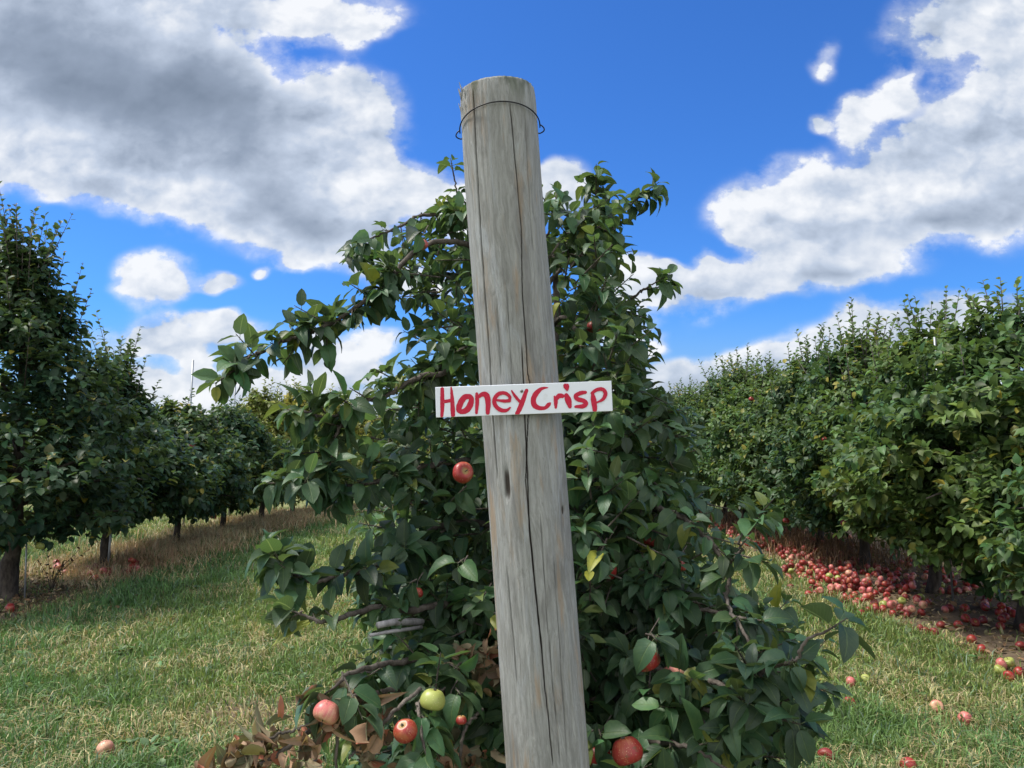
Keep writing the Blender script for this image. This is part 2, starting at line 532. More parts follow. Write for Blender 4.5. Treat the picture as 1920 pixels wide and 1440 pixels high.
gx = axis(-12, 12, .12, 90, 22)
gy = axis(-2, 30, .12, 160, 22)
X, Y = np.meshgrid(gx, gy)
Z = gz(X, Y)
Vg = np.stack([X, Y, Z], -1).reshape(-1, 3)
nx, ny = len(gx), len(gy)
ii, jj = np.meshgrid(np.arange(ny - 1), np.arange(nx - 1), indexing='ij')
Qg = np.stack([ii * nx + jj, ii * nx + jj + 1, (ii + 1) * nx + jj + 1, (ii + 1) * nx + jj], -1).reshape(-1, 4)
gm, t = new_mat('orchard_ground')
ob = t.n('ShaderNodeTexCoord').outputs['Object']
so = t.n('ShaderNodeAttribute', attribute_name='Soil').outputs['Fac']
n1, n2, n3 = t.noise(ob, 1.1, 5, .6), t.noise(ob, 26, 6, .7), t.noise(ob, 140, 4, .7)
turf = t.mix(t.ss(n1, .35, .65), (.12, .14, .048), (.19, .185, .08))
turf = t.mix(t.ss(n2, .45, .75), turf, (.085, .105, .04))
soilc = t.mix(t.ss(n2, .3, .7), (.115, .082, .056), (.19, .145, .10))
soilc = t.mix(t.ss(n3, .55, .75), soilc, (.27, .22, .15))
f = t.ss(t.m('ADD', so, t.m('MULTIPLY', t.m('SUBTRACT', n2, .5), .7)), .3, .7)
cg = t.mix(f, turf, soilc)
pb = t.n('ShaderNodeBsdfPrincipled', {'Base Color': cg, 'Roughness': .95, 'Specular IOR Level': .1,
                                      'Normal': bump(t, t.m('ADD', n2, n3), .7, .02)})
t.n('ShaderNodeOutputMaterial', {'Surface': pb.outputs[0]})
tag(mesh('ground', Vg, Qg, gm, attr={'Soil': soil_amount(X, Y).ravel()}), kind='structure')

# far wooded hill beyond the orchard
rng = np.random.default_rng(3)
hx = np.linspace(-520, 520, 420)
hy = np.linspace(230, 420, 40)
X, Y = np.meshgrid(hx, hy)
prof = np.sin(np.clip((Y - 230) / 190, 0, 1) * PI) ** .6
ridge = 7.0 + 3.5 * (fbm(X * .006, Y * 0, 8, 3) - .3) + 2.4 * fbm(X * .12, Y * .12, 9, 3)
Z = -4 + prof * ridge
ii, jj = np.meshgrid(np.arange(39), np.arange(419), indexing='ij')
Qh = np.stack([ii * 420 + jj, ii * 420 + jj + 1, (ii + 1) * 420 + jj + 1, (ii + 1) * 420 + jj], -1).reshape(-1, 4)
hm, t = new_mat('wooded_hill')
ob = t.n('ShaderNodeTexCoord').outputs['Object']
n1 = t.noise(ob, .16, 6, .7)
c = t.mix(t.ss(n1, .35, .65), (.035, .065, .05), (.085, .125, .075))
pb = t.n('ShaderNodeBsdfPrincipled', {'Base Color': c, 'Roughness': 1, 'Specular IOR Level': 0.0, 'Normal': bump(t, n1, 1, 3)})
t.n('ShaderNodeOutputMaterial', {'Surface': pb.outputs[0]})
tag(mesh('hill', np.stack([X, Y, Z], -1).reshape(-1, 3), Qh, hm), kind='structure')

# ------------------------------------------------------------------ leaves
PROF = {6: ([0, .07, .28, .58, .84, 1.0], [.12, .60, .98, .95, .52, .0]),
        4: ([0, .24, .66, 1.0], [.25, 1.0, .88, .0])}


def leaf_arrays(B, L, N, ln, wd, curl, fold, col, rows, rng, ruffle=.0):
    """one folded, arched leaf per row of B: base point B, direction L, upper side N"""
    tt, ww = map(np.array, PROF[rows])
    n = len(B)
    L = nrm(L)
    N = nrm(N - (N * L).sum(-1, keepdims=True) * L)
    Wd = np.cross(L, N)
    r = len(tt)
    al = ln[:, None] * tt
    dn = -ln[:, None] * curl[:, None] * tt ** 2
    mid = B[:, None] + L[:, None] * (al * (1 - .35 * np.abs(curl[:, None]) * tt))[..., None] + N[:, None] * dn[..., None]
    hw = wd[:, None] * ww
    out = np.empty((n, r, 3, 3))
    out[:, :, 1] = mid
    for k, sg in ((0, -1), (2, 1)):
        lift = fold[:, None] * hw + (ruffle * ln[:, None] * (rng.random((n, r)) - .5) if ruffle else 0)
        out[:, :, k] = mid + sg * Wd[:, None] * hw[..., None] + N[:, None] * lift[..., None]
    V = out.reshape(-1, 3)
    i, j = np.meshgrid(np.arange(r - 1), np.arange(2), indexing='ij')
    q = np.stack([i * 3 + j, i * 3 + j + 1, (i + 1) * 3 + j + 1, (i + 1) * 3 + j], -1).reshape(-1, 4)
    Q = (q[None] + (np.arange(n) * r * 3)[:, None, None]).reshape(-1, 4)
    uv = np.stack([np.tile(np.array([-1, 0, 1.]), r), np.repeat(tt, 3)], -1)
    UV = np.tile(uv, (n, 1))
    C = np.repeat(col, r * 3, axis=0)
    return V, Q, UV, C


def shoots_to_leaves(base, dirs, length, k, size, rng, ascend=.55, droop=.25, bend=.0, t0=.12):
    """spiral leaves on many straight shoots at once; returns B, L, N, size factors"""
    n = len(base)
    dirs = nrm(dirs)
    ref = np.where(np.abs(dirs[:, 2:3]) > .8, np.array([[1., 0, 0]]), np.array([[0, 0, 1.]]))
    a = nrm(np.cross(dirs, ref)); b = np.cross(dirs, a)
    j = np.arange(k)
    tt = t0 + (1 - t0) * (j + .3) / k
    ph = j * 2.39996 + rng.random((n, 1)) * 2 * PI + rng.normal(0, .35, (n, k))
    rad = np.cos(ph)[..., None] * a[:, None] + np.sin(ph)[..., None] * b[:, None]
    pos = base[:, None] + dirs[:, None] * (length[:, None] * tt)[..., None]
    pos[..., 2] -= (bend * length[:, None] * tt ** 2)
    asc = ascend + .55 * tt ** 3
    L = rad + dirs[:, None] * asc[..., None] + rng.normal(0, .22, (n, k, 3))
    L[..., 2] -= droop
    up = np.array([0, 0, 1.]) + .35 * dirs[:, None] + rng.normal(0, .32, (n, k, 3))
    L = nrm(L)
    pos = pos + L * (.16 * size)
    sz = size * (1 - .35 * np.abs(tt - .45) - .25 * tt ** 4) * rng.normal(1, .14, (n, k)).clip(.6, 1.4)
    return pos.reshape(-1, 3), L.reshape(-1, 3), np.broadcast_to(up, L.shape).reshape(-1, 3).copy(), sz.reshape(-1)


def leaf_cols(n, base, rng, yellow=.03, spread=.22, ycol=(.25, .22, .035)):
    base = np.asarray(base)
    c = base * (1 + rng.normal(0, spread, (n, 1)).clip(-.5, .8))
    c = c * (1 + rng.normal(0, .07, (n, 3)))
    m_ = rng.random((n, 1)) < yellow
    f = rng.random((n, 1)) * .8 + .15
    return np.where(m_, c * (1 - f) + np.array(ycol) * f, c).clip(.004, .8)


# ------------------------------------------------------------------ orchard row trees
def envelope(zf, kind):
    """relative crown radius by relative height 0..1"""
    if kind == 'tall':
        xs, ys = [0, .08, .25, .45, .6, .75, .88, 1], [.55, .85, 1.0, .84, .56, .33, .19, .05]
    elif kind == 'hedge':
        xs, ys = [0, .08, .3, .55, .72, .88, 1], [.55, .8, 1.0, .94, .74, .44, .12]
    else:
        xs, ys = [0, .1, .35, .6, .8, 1], [.5, .85, 1.0, .82, .5, .12]
    return np.interp(zf, xs, ys)


def make_row_tree(seed, name, loc, label, group, height, radius, clear, kind='hedge', nsh=1100, lsize=.105, colr=(.045, .085, .025),
                  yellow=.04, up=.35, leaders=10, leader_len=.5, trunk_r=.06, lean=0.0, lopsided=.5, hang=None):
    rng = np.random.default_rng(seed)
    root = thing(name, loc, label, 'tree', group)
    # trunk and scaffold limbs
    mb = MB()
    H = height
    tp = np.array([[0, 0, -.05], [.02, .01, clear * .5], [.03 + lean, 0, clear], [.05 + lean, .02, H * .55], [.03 + lean, .02, H * .88]])
    tp[1:-1, :2] += rng.normal(0, .02, (3, 2))
    path = smooth_path(tp, 16)
    rads = np.interp(np.linspace(0, 1, 16), [0, .06, .3, .7, 1], [trunk_r * 1.45, trunk_r * 1.05, trunk_r * .9, trunk_r * .5, .008])
    mb.tube(path, rads, 10, rng=rng, knob=.22)
    ax = lambda z: np.array([np.interp(z, path[:, 2], path[:, 0]), np.interp(z, path[:, 2], path[:, 1])])
    nl = 26
    for i in range(nl):
        zf = .02 + .86 * i / nl
        z0 = clear * .95 + (H - clear) * zf * .85
        an = i * 2.4 + rng.normal(0, .3)
        rr = radius * envelope(min(1, zf + .1), kind) * rng.uniform(.75, 1.0)
        rise = (H - clear) * .16 * rng.uniform(.2, 1.2)
        c0 = np.array([*ax(z0), z0])
        d = np.array([math.cos(an), math.sin(an), 0])
        pts = [c0, c0 + d * rr * .4 + np.array([0, 0, rise * .7]), c0 + d * rr * .75 + np.array([0, 0, rise]), c0 + d * rr + np.array([0, 0, rise * .8])]
        mb.tube(smooth_path(pts, 7), np.linspace(.022, .006, 7) * (1 - .4 * zf), 5)
    mb.build('trunk', M['bark_dark'], root)
    # foliage: leafy shoots through the crown, denser towards its skin
    zf = rng.random(nsh * 2)
    e = envelope(zf, kind)
    keep = rng.random(nsh * 2) < (.25 + .75 * e)
    zf, e = zf[keep][:nsh], e[keep][:nsh]
    n = len(zf)
    an = rng.random(n) * 2 * PI
    rf = np.clip(rng.random(n) ** .38, 0, 1)
    lump = 1 + lopsided * (vnoise(np.cos(an) * 1.6 + 5, np.sin(an) * 1.6 + zf * 4.5, seed) - .5) * 2
    # clearings between the limb clusters
    gap = vnoise(an * 1.4 + 9, zf * 6.0, seed + 3)
    lump = lump * np.where(gap < .34, .66, 1)
    r = radius * e * rf * lump
    cx = np.interp(clear + zf * (H - clear), path[:, 2], path[:, 0]); cy = np.interp(clear + zf * (H - clear), path[:, 2], path[:, 1])
    base = np.stack([cx + r * np.cos(an), cy + r * np.sin(an), clear + zf * (H - clear) - .06], -1)
    out = np.stack([np.cos(an), np.sin(an), np.zeros(n)], -1)
    dirs = out * rng.uniform(.35, 1.0, (n, 1)) + np.array([0, 0, 1.]) * (up + rng.normal(0, .35, (n, 1))) + rng.normal(0, .3, (n, 3))
    low = zf < .12
    dirs[low, 2] -= .45
    length = rng.uniform(.10, .26, n)
    Bs = [shoots_to_leaves(base, dirs, length, 10, lsize, rng, .5, .22)]
    if hang:
        q = rng.random(46)
        hb = np.stack([hang[0] * (.62 + .5 * q) + rng.normal(0, .10, 46), hang[1] * (.62 + .5 * q) + rng.normal(0, .10, 46), 1.0 - .82 * q ** 1.2 + rng.normal(0, .05, 46)], -1)
        Bs.append(shoots_to_leaves(hb, rng.normal(0, .6, (46, 3)) + np.array([hang[0], hang[1], -.5]), rng.uniform(.08, .2, 46), 9, lsize, rng, .5, .25))
    tw = MB()
    nl = leaders
    if nl:
        zt = 1 - rng.random(nl) ** 1.5 * .38
        an = rng.random(nl) * 2 * PI
        r = radius * envelope(zt, kind) * rng.random(nl) ** .5 * .9
        zz = clear + zt * (H - clear) - .12
        b2 = np.stack([np.interp(zz, path[:, 2], path[:, 0]) + r * np.cos(an), np.interp(zz, path[:, 2], path[:, 1]) + r * np.sin(an), zz], -1)
        d2 = np.stack([np.cos(an) * .25, np.sin(an) * .25, np.ones(nl)], -1) + rng.normal(0, .1, (nl, 3))
        l2 = leader_len * rng.uniform(.5, 1.15, nl)
        Bs.append(shoots_to_leaves(b2, d2, l2, 17, lsize * .82, rng, .75, .12, t0=.02))
        for q in range(nl):
            dd = d2[q] / np.linalg.norm(d2[q])
            tw.tube([b2[q] - dd * .2, b2[q] + dd * l2[q] * .5, b2[q] + dd * l2[q]], [.008, .005, .002], 4)
    B, L, N, sz = [np.concatenate(x) for x in zip(*Bs)]
    m_ = B[:, 2] > .12
    B, L, N, sz = B[m_], L[m_], N[m_], sz[m_]
    k = len(B)
    C = leaf_cols(k, colr, rng, yellow)
    tone = vnoise(B[:, 0] * 2.2 + 7, B[:, 2] * 2.2 + B[:, 1], seed + 11)[:, None]      # some branches carry yellower leaves
    C = C * (1 + (tone - .5) * np.array([[1.0, .55, .1]]))
    V, Q, UV, CC = leaf_arrays(B, L, N, sz, sz * .31, rng.uniform(.05, .5, k), rng.uniform(.15, .7, k), C, 4, rng)
    if nl:
        tv, tq = np.vstack(tw.v), np.vstack(tw.q)
        tri = tq[:, 2] == tq[:, 3]
        nv = len(V)
        faces = [Q, tq[~tri] + nv, tq[tri][:, :3] + nv]
        mi = np.concatenate([np.zeros(len(Q)), np.ones((~tri).sum()), np.ones(tri.sum())])
        mesh('crown', np.vstack([V, tv]), faces, [M['leaf'], M['bark']], root, col=np.vstack([CC, np.ones((len(tv), 3)) * .1]), midx=mi)
    else:
        mesh('crown', V, Q, M['leaf'], root, col=CC)
    return root


def at(x, y):
    return (x, y, float(gz(x, y)))


GL = 'apple trees of the left row'
GR = 'apple trees of the right row'
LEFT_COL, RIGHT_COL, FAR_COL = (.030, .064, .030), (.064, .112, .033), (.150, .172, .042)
left = [
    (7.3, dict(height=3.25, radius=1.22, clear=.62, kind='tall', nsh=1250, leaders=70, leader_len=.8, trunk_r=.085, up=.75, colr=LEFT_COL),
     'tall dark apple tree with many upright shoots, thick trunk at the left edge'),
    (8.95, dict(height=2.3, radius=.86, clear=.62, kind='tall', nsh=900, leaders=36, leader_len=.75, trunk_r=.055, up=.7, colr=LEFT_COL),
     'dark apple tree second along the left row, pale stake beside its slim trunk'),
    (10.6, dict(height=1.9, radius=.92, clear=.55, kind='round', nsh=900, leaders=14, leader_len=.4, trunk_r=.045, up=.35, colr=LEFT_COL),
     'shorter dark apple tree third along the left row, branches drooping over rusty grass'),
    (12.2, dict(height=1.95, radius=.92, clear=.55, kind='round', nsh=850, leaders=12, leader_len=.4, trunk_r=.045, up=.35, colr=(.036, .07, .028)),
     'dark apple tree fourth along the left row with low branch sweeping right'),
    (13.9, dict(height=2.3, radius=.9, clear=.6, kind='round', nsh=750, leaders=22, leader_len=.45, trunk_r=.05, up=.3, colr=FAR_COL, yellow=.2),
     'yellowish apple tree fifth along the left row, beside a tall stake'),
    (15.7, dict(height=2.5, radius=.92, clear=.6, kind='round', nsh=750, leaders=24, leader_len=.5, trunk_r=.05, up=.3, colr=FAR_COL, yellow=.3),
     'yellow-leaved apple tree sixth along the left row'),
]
left_roots = []
for i, (d, kw, lab) in enumerate(left):
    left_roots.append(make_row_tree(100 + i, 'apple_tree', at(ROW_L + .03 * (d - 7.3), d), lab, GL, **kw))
words = ['seventh', 'eighth', 'ninth', 'tenth', 'eleventh', 'twelfth', 'thirteenth', 'fourteenth', 'fifteenth', 'sixteenth']
for i in range(10):
    src = left_roots[4 + i % 2]
    d = 17.4 + 1.7 * i
    c = copy_tree(src)
    c.location = at(ROW_L + .03 * (d - 7.3), d)
    c.rotation_euler = (0, 0, 1.9 * i + .7)
    gr_ = 1.0 + .035 * i
    c.scale = (gr_, gr_, gr_ + .06 * (i % 3))
    c['label'] = 'distant apple tree %s along the left row' % words[i]
# a second row further left, seen between and over the first
for i in range(9):
    d = 15.0 + 2.1 * i
    c = copy_tree(left_roots[2 + (i * 3) % 4])
    c.location = at(-10.2, d)
    c.rotation_euler = (0, 0, 2.3 * i)
    c['label'] = 'apple tree of the row beyond the left one, %s from the front' % (['first', 'second', 'third', 'fourth', 'fifth', 'sixth'] + words)[i]
    c['group'] = 'apple trees of the second row on the left'

right = [
    (4.75, dict(height=2.1, radius=.98, clear=.62, nsh=1200, leaders=20, leader_len=.5, trunk_r=.05), 'leafy apple tree cut off by the right edge'),
    (6.2, dict(height=2.5, radius=1.10, clear=.64, nsh=1400, leaders=40, leader_len=.5, trunk_r=.06), 'nearest whole apple tree of the right row, yellow-green leaves above bare soil'),
    (7.55, dict(height=2.5, radius=1.0, clear=.60, hang=(.05, -.72), nsh=1250, leaders=40, leader_len=.65, trunk_r=.06), 'apple tree of the right row with branch hanging to the fallen apples'),
    (9.0, dict(height=2.62, radius=1.0, clear=.56, nsh=1200, leaders=40, leader_len=.65, trunk_r=.06), 'apple tree of the right row, trunk amid the thickest fallen apples'),
    (10.4, dict(height=2.55, radius=.96, clear=.50, nsh=1100, leaders=36, leader_len=.6, trunk_r=.05), 'apple tree of the right row behind the dry brown brush'),
]
right_roots = []
for i, (d, kw, lab) in enumerate(right):
    right_roots.append(make_row_tree(200 + i, 'apple_tree', at(ROW_R + (0 if d < 5 else .02 * i), d), lab, GR, kind='hedge', lsize=.10,
                                     colr=RIGHT_COL if i < 3 else (.050, .092, .033), yellow=.05, up=.22, **kw))
for i in range(11):
    d = 11.85 + 1.45 * i
    c = copy_tree(right_roots[2 + i % 3])
    c.location = at(ROW_R, d)
    c.rotation_euler = (0, 0, 2.1 * i + 1.2)
    c.scale = (1, 1, .97 + .05 * ((i * 7) % 3))
    c['label'] = 'apple tree of the right row, %s one behind the dry brown brush' % (['second', 'third', 'fourth', 'fifth', 'sixth'] + words)[i]

# trees of the middle row behind the one at the post
for i in range(5):
    d = 4.7 + 1.7 * i
    c = copy_tree(left_roots[2 + i % 2])
    c.location = at(ROW_M + .02 * i, d)
    c.rotation_euler = (0, 0, 1.1 + 2.2 * i)
    c.scale = (.72, .72, .95)
    c['label'] = 'apple tree of the middle row, %s behind the one at the post' % ['first', 'second', 'third', 'fourth', 'fifth'][i]
    c['group'] = 'apple trees of the middle row'

# ------------------------------------------------------------------ post
PD = 1.75
top = P(931, 158, PD)
bot = P(1027.5, 1440, PD)
axd = nrm(top - bot)
foot = top + axd * (-(top[2] + .15) / axd[2])
PH = float(np.linalg.norm(top - foot))
post = thing('wooden_post', foot, 'tall weathered grey wooden post leaning left in front of the apple tree', 'post')
post.rotation_euler = (0, math.atan2(axd[0], axd[2]), 0)
nth, nz = 360, 620
th = np.linspace(0, 2 * PI, nth, endpoint=False)
zz = np.concatenate([np.linspace(0, .35, 30, endpoint=False), np.linspace(.35, PH - .012, nz - 30)])
TH, ZZ = np.meshgrid(th, zz)
sx = np.cos(TH); sy = np.sin(TH)


def ring_noise(fr, fz, seed):
    """noise on the cylinder: periodic in angle"""
    k = max(3, int(fr))
    x = TH / (2 * PI) * k
    ix = np.floor(x); f = x - ix
    f = f * f * (3 - 2 * f)
    zc = ZZ * fz
    iz = np.floor(zc); g_ = zc - iz
    g_ = g_ * g_ * (3 - 2 * g_)
    a, b = hash2(ix % k, iz, seed), hash2((ix + 1) % k, iz, seed)
    c_, d_ = hash2(ix % k, iz + 1, seed), hash2((ix + 1) % k, iz + 1, seed)
    return (a * (1 - f) + b * f) * (1 - g_) + (c_ * (1 - f) + d_ * f) * g_


rad = np.interp(ZZ, [0, PH * .35, PH * .7, PH], [.0925, .0912, .0895, .0872])
rad = rad + .0045 * (ring_noise(5, 2.2, 1) - .5) + .0016 * (ring_noise(40, 2.5, 2) - .5) + .0011 * (ring_noise(110, 3.5, 3) - .5) + .0010 * (ring_noise(175, 6, 4) - .5)
FRONT = -PI / 2


def z_of(py):
    return float(np.dot(P(960, py, PD) - foot, axd)) if False else float((P(1000, py, PD - .088)[2] - foot[2]) / axd[2])


groove = np.zeros_like(rad)


def crack(pts, width, depth):
    """pts: (photograph row, angle in degrees from the front)"""
    global groove
    zs = np.array([z_of(p_[0]) for p_ in pts][::-1])
    an = np.array([p_[1] for p_ in pts][::-1])
    a0 = FRONT + np.radians(np.interp(ZZ, zs, an)) + .02 * (vnoise(ZZ * 14, ZZ * 0, 77) - .5)
    end = np.clip((ZZ - zs[0]) / .03, 0, 1) * np.clip((zs[-1] - ZZ) / .03, 0, 1)
    dd = np.abs((TH - a0 + PI) % (2 * PI) - PI) * .09
    groove += depth * end * np.exp(-(dd / width) ** 2)


crack([(190, 17), (430, 20), (560, 14), (700, 13), (720, 15), (900, -2), (1080, 0), (1440, 6)], .0008, .010)
crack([(640, 7), (760, 5), (900, 1), (1000, -2), (1230, 3)], .0010, .009)
crack([(155, -38), (250, -40), (420, -42), (900, -46)], .0011, .010)
crack([(180, 42), (330, 38), (480, 37)], .0010, .004)
crack([(520, -8), (720, -11), (800, -12)], .0009, .003)
crack([(560, -24), (720, -27)], .0009, .003)
crack([(960, 15), (1180, 13), (1440, 16)], .0009, .004)
crack([(1050, 30), (1440, 27)], .0009, .004)
crack([(1060, -40), (1300, -36)], .0010, .004)


def dent(py, ang, hw, hz, depth, power=4):
    global groove
    zc = z_of(py)
    a0 = FRONT + R(ang)
    dd = ((TH - a0 + PI) % (2 * PI) - PI) * .09
    groove += depth * np.exp(-(np.abs(dd / hw)) ** power - np.abs((ZZ - zc) / hz) ** power) * (.5 + .9 * ring_noise(150, 6, 8))


dent(905, -30, .0085, .034, .0045)
dent(965, 58, .005, .008, .012, 2)
dent(850, -58, .003, .012, .003, 2)
dent(1060, -62, .008, .05, .003)
rad = rad - groove
# splintered left part of the top rim
toprim = np.clip((ZZ - (PH - .06)) / .06, 0, 1)
rad = rad - toprim ** 2 * .004 * (1 + ring_noise(90, 3, 5) * 1.2)
zj = np.zeros_like(ZZ)
zj[-1] = -.004 - .010 * ring_noise(60, 1, 6)[-1] - .006 * ring_noise(9, 1, 7)[-1]
zj[-2] = zj[-1] * .6
Vp = np.stack([rad * sx, rad * sy, ZZ + zj], -1).reshape(-1, 3)
rows = len(zz)
ii, jj = np.meshgrid(np.arange(rows - 1), np.arange(nth), indexing='ij')
Qp = np.stack([ii * nth + jj, ii * nth + (jj + 1) % nth, (ii + 1) * nth + (jj + 1) % nth, (ii + 1) * nth + jj], -1).reshape(-1, 4)
last = Vp.reshape(rows, nth, 3)[-1]
inner = last * np.array([.93, .93, 1]) + np.array([0, 0, .004])
Vp = np.vstack([Vp, inner, [[0, 0, PH]]])
b0 = rows * nth
k = np.arange(nth)
Qp = np.vstack([Qp, np.stack([b0 - nth + k, b0 - nth + (k + 1) % nth, b0 + (k + 1) % nth, b0 + k], -1)])
Tp = np.stack([b0 + k, b0 + (k + 1) % nth, np.full(nth, b0 + nth)], -1)
wm, t = new_mat('weathered_post_wood')
ob = t.n('ShaderNodeTexCoord').outputs['Object']
wob = t.vm('ADD', ob, t.vm('SCALE', t.vm('SUBTRACT', t.noise(t.vm('MULTIPLY', ob, (1, 1, .45)), 9, 3, .5, 'Color'), (.5, .5, .5)), scale=.06))
g1 = t.noise(t.vm('MULTIPLY', wob, (1, 1, .05)), 150, 7, .7)
g2 = t.noise(t.vm('MULTIPLY', wob, (1, 1, .09)), 480, 5, .75)
g3 = t.noise(t.vm('MULTIPLY', ob, (1, 1, .22)), 17, 5, .6, dist=.6)
g4 = t.noise(t.vm('ADD', t.vm('MULTIPLY', ob, (1, 1, .16)), (3, 1, 2)), 21, 5, .65, dist=.8)
c = t.mix(t.ss(g1, .28, .72), (.212, .214, .204), (.350, .358, .350))
c = t.mix(t.m('MULTIPLY', t.ss(g3, .50, .66), .6), c, (.150, .146, .142))
c = t.mix(t.m('MULTIPLY', t.ss(g4, .54, .68), .55), c, (.38, .41, .44))
c = t.mix(t.m('MULTIPLY', t.ss(t.noise(t.vm('MULTIPLY', ob, (1, 1, .15)), 24, 4, .6), .54, .68), .65), c, (.33, .235, .15))
c = t.mix(t.m('MULTIPLY', t.ss(g2, .57, .72), .6), c, (.085, .085, .082))
zc = t.n('ShaderNodeSeparateXYZ', {0: ob}).outputs[2]
alg = t.m('MULTIPLY', t.ss(zc, PH - .10, PH - .01), t.ss(t.noise(t.vm('MULTIPLY', ob, (1, 1, .4)), 30, 4), .48, .62))
c = t.mix(t.m('MULTIPLY', alg, .7), c, (.05, .07, .035))
c = t.mix(t.ss(t.n('ShaderNodeAttribute', attribute_name='Groove').outputs['Fac'], .0012, .005), c, (.05, .042, .036))
pb = t.n('ShaderNodeBsdfPrincipled', {'Base Color': c, 'Roughness': .85, 'Specular IOR Level': .2,
                                      'Normal': bump(t, t.m('ADD', g1, t.m('MULTIPLY', g2, .8)), 1.0, .004)})
t.n('ShaderNodeOutputMaterial', {'Surface': pb.outputs[0]})
mesh('shaft', Vp, [Qp, Tp], wm, post, attr={'Groove': np.concatenate([groove.ravel(), np.zeros(nth + 1)])})
# splinters standing off the rim
rs = np.random.default_rng(5)
mb = MB()
for i in range(7):
    a0 = FRONT - R(55 + 30 * rs.random())
    z0 = PH - .02 - .055 * rs.random()
    r0 = .0835
    p_ = np.array([math.cos(a0) * r0, math.sin(a0) * r0, z0])
    o_ = np.array([math.cos(a0), math.sin(a0), 0])
    mb.tube([p_ - [0, 0, .02], p_ + o_ * .004, p_ + o_ * .009 + np.array([0, 0, .018])], [.003, .002, .0006], 5)
mb.build('splinter', wm, post)
# wire bail round the head of the post
zw = z_of(222) + .010
wp = []
for a_ in np.linspace(-92, 92, 60):
    an = FRONT + R(a_)
    rise = .026 * math.cos(R(a_)) ** 1.0
    rr = .0932
    wp.append([rr * math.cos(an), rr * math.sin(an), zw + rise])


def eye(sg):
    out = []
    for q in np.linspace(0, 1, 12):
        a_ = PI * q
        out.append([sg * (.0925 + .0105 * math.sin(a_) ** .8), .002 + .004 * q, zw + .006 - .020 * q - .002 * math.sin(a_)])
    return out + [[sg * .082, .0, zw - .015]]


mb = MB()
mb.tube(eye(-1)[::-1] + wp + eye(1), .0015, 8)
mb.build('wire', M['wire'], post)
mb = MB()
kn = P(1053, 966, PD)

# ------------------------------------------------------------------ sign
SD = PD - .092 - .004
cTL, cTR, cBR, cBL = (816.5, 726.3), (1146, 714.4), (1148.3, 770.6), (818, 783)
c3 = [P(*c_, SD) for c_ in (cTL, cTR, cBR, cBL)]
ctr = sum(c3) / 4
ex = nrm(((c3[1] - c3[0]) + (c3[2] - c3[3])) / 2)
SWd = float(np.linalg.norm(c3[1] - c3[0]))
SHt = float(abs(np.dot(c3[0] - c3[3], np.cross([0, 1., 0], ex))))
sign = thing('sign_board', ctr, 'white board hand-painted in red "Honey Crisp", screwed to the grey post', 'sign')
sign.rotation_euler = (0, -math.asin(ex[2]), 0)
hw, hh, dp = SWd / 2, SHt / 2, .009
import bmesh
bm = bmesh.new()
rsn = np.random.default_rng(2)
ring = []
bv = .0008
for (x, y, z) in ((-1, 0, -1), (1, 0, -1), (1, 0, 1), (-1, 0, 1)):
    pass
fr = [bm.verts.new((sx_ * (hw - bv), -dp / 2, sz_ * (hh - bv))) for sx_, sz_ in ((-1, -1), (1, -1), (1, 1), (-1, 1))]
md = [bm.verts.new((sx_ * hw, -dp / 2 + bv, sz_ * hh)) for sx_, sz_ in ((-1, -1), (1, -1), (1, 1), (-1, 1))]
bk = [bm.verts.new((sx_ * hw, dp / 2, sz_ * hh)) for sx_, sz_ in ((-1, -1), (1, -1), (1, 1), (-1, 1))]
f0 = bm.faces.new(fr)
for k in range(4):
    a_, b_ = k, (k + 1) % 4
    bm.faces.new((md[a_], md[b_], fr[b_], fr[a_]))
    f1 = bm.faces.new((bk[a_], bk[b_], md[b_], md[a_])); f1.material_index = 1
f2 = bm.faces.new(bk[::-1]); f2.material_index = 1
bmesh.ops.recalc_face_normals(bm, faces=bm.faces)
me = bpy.data.meshes.new('board'); bm.to_mesh(me); bm.free()
me.materials.append(M['white']); me.materials.append(M['board_edge'])
o = bpy.data.objects.new('board', me); COL.objects.link(o); o.parent = sign
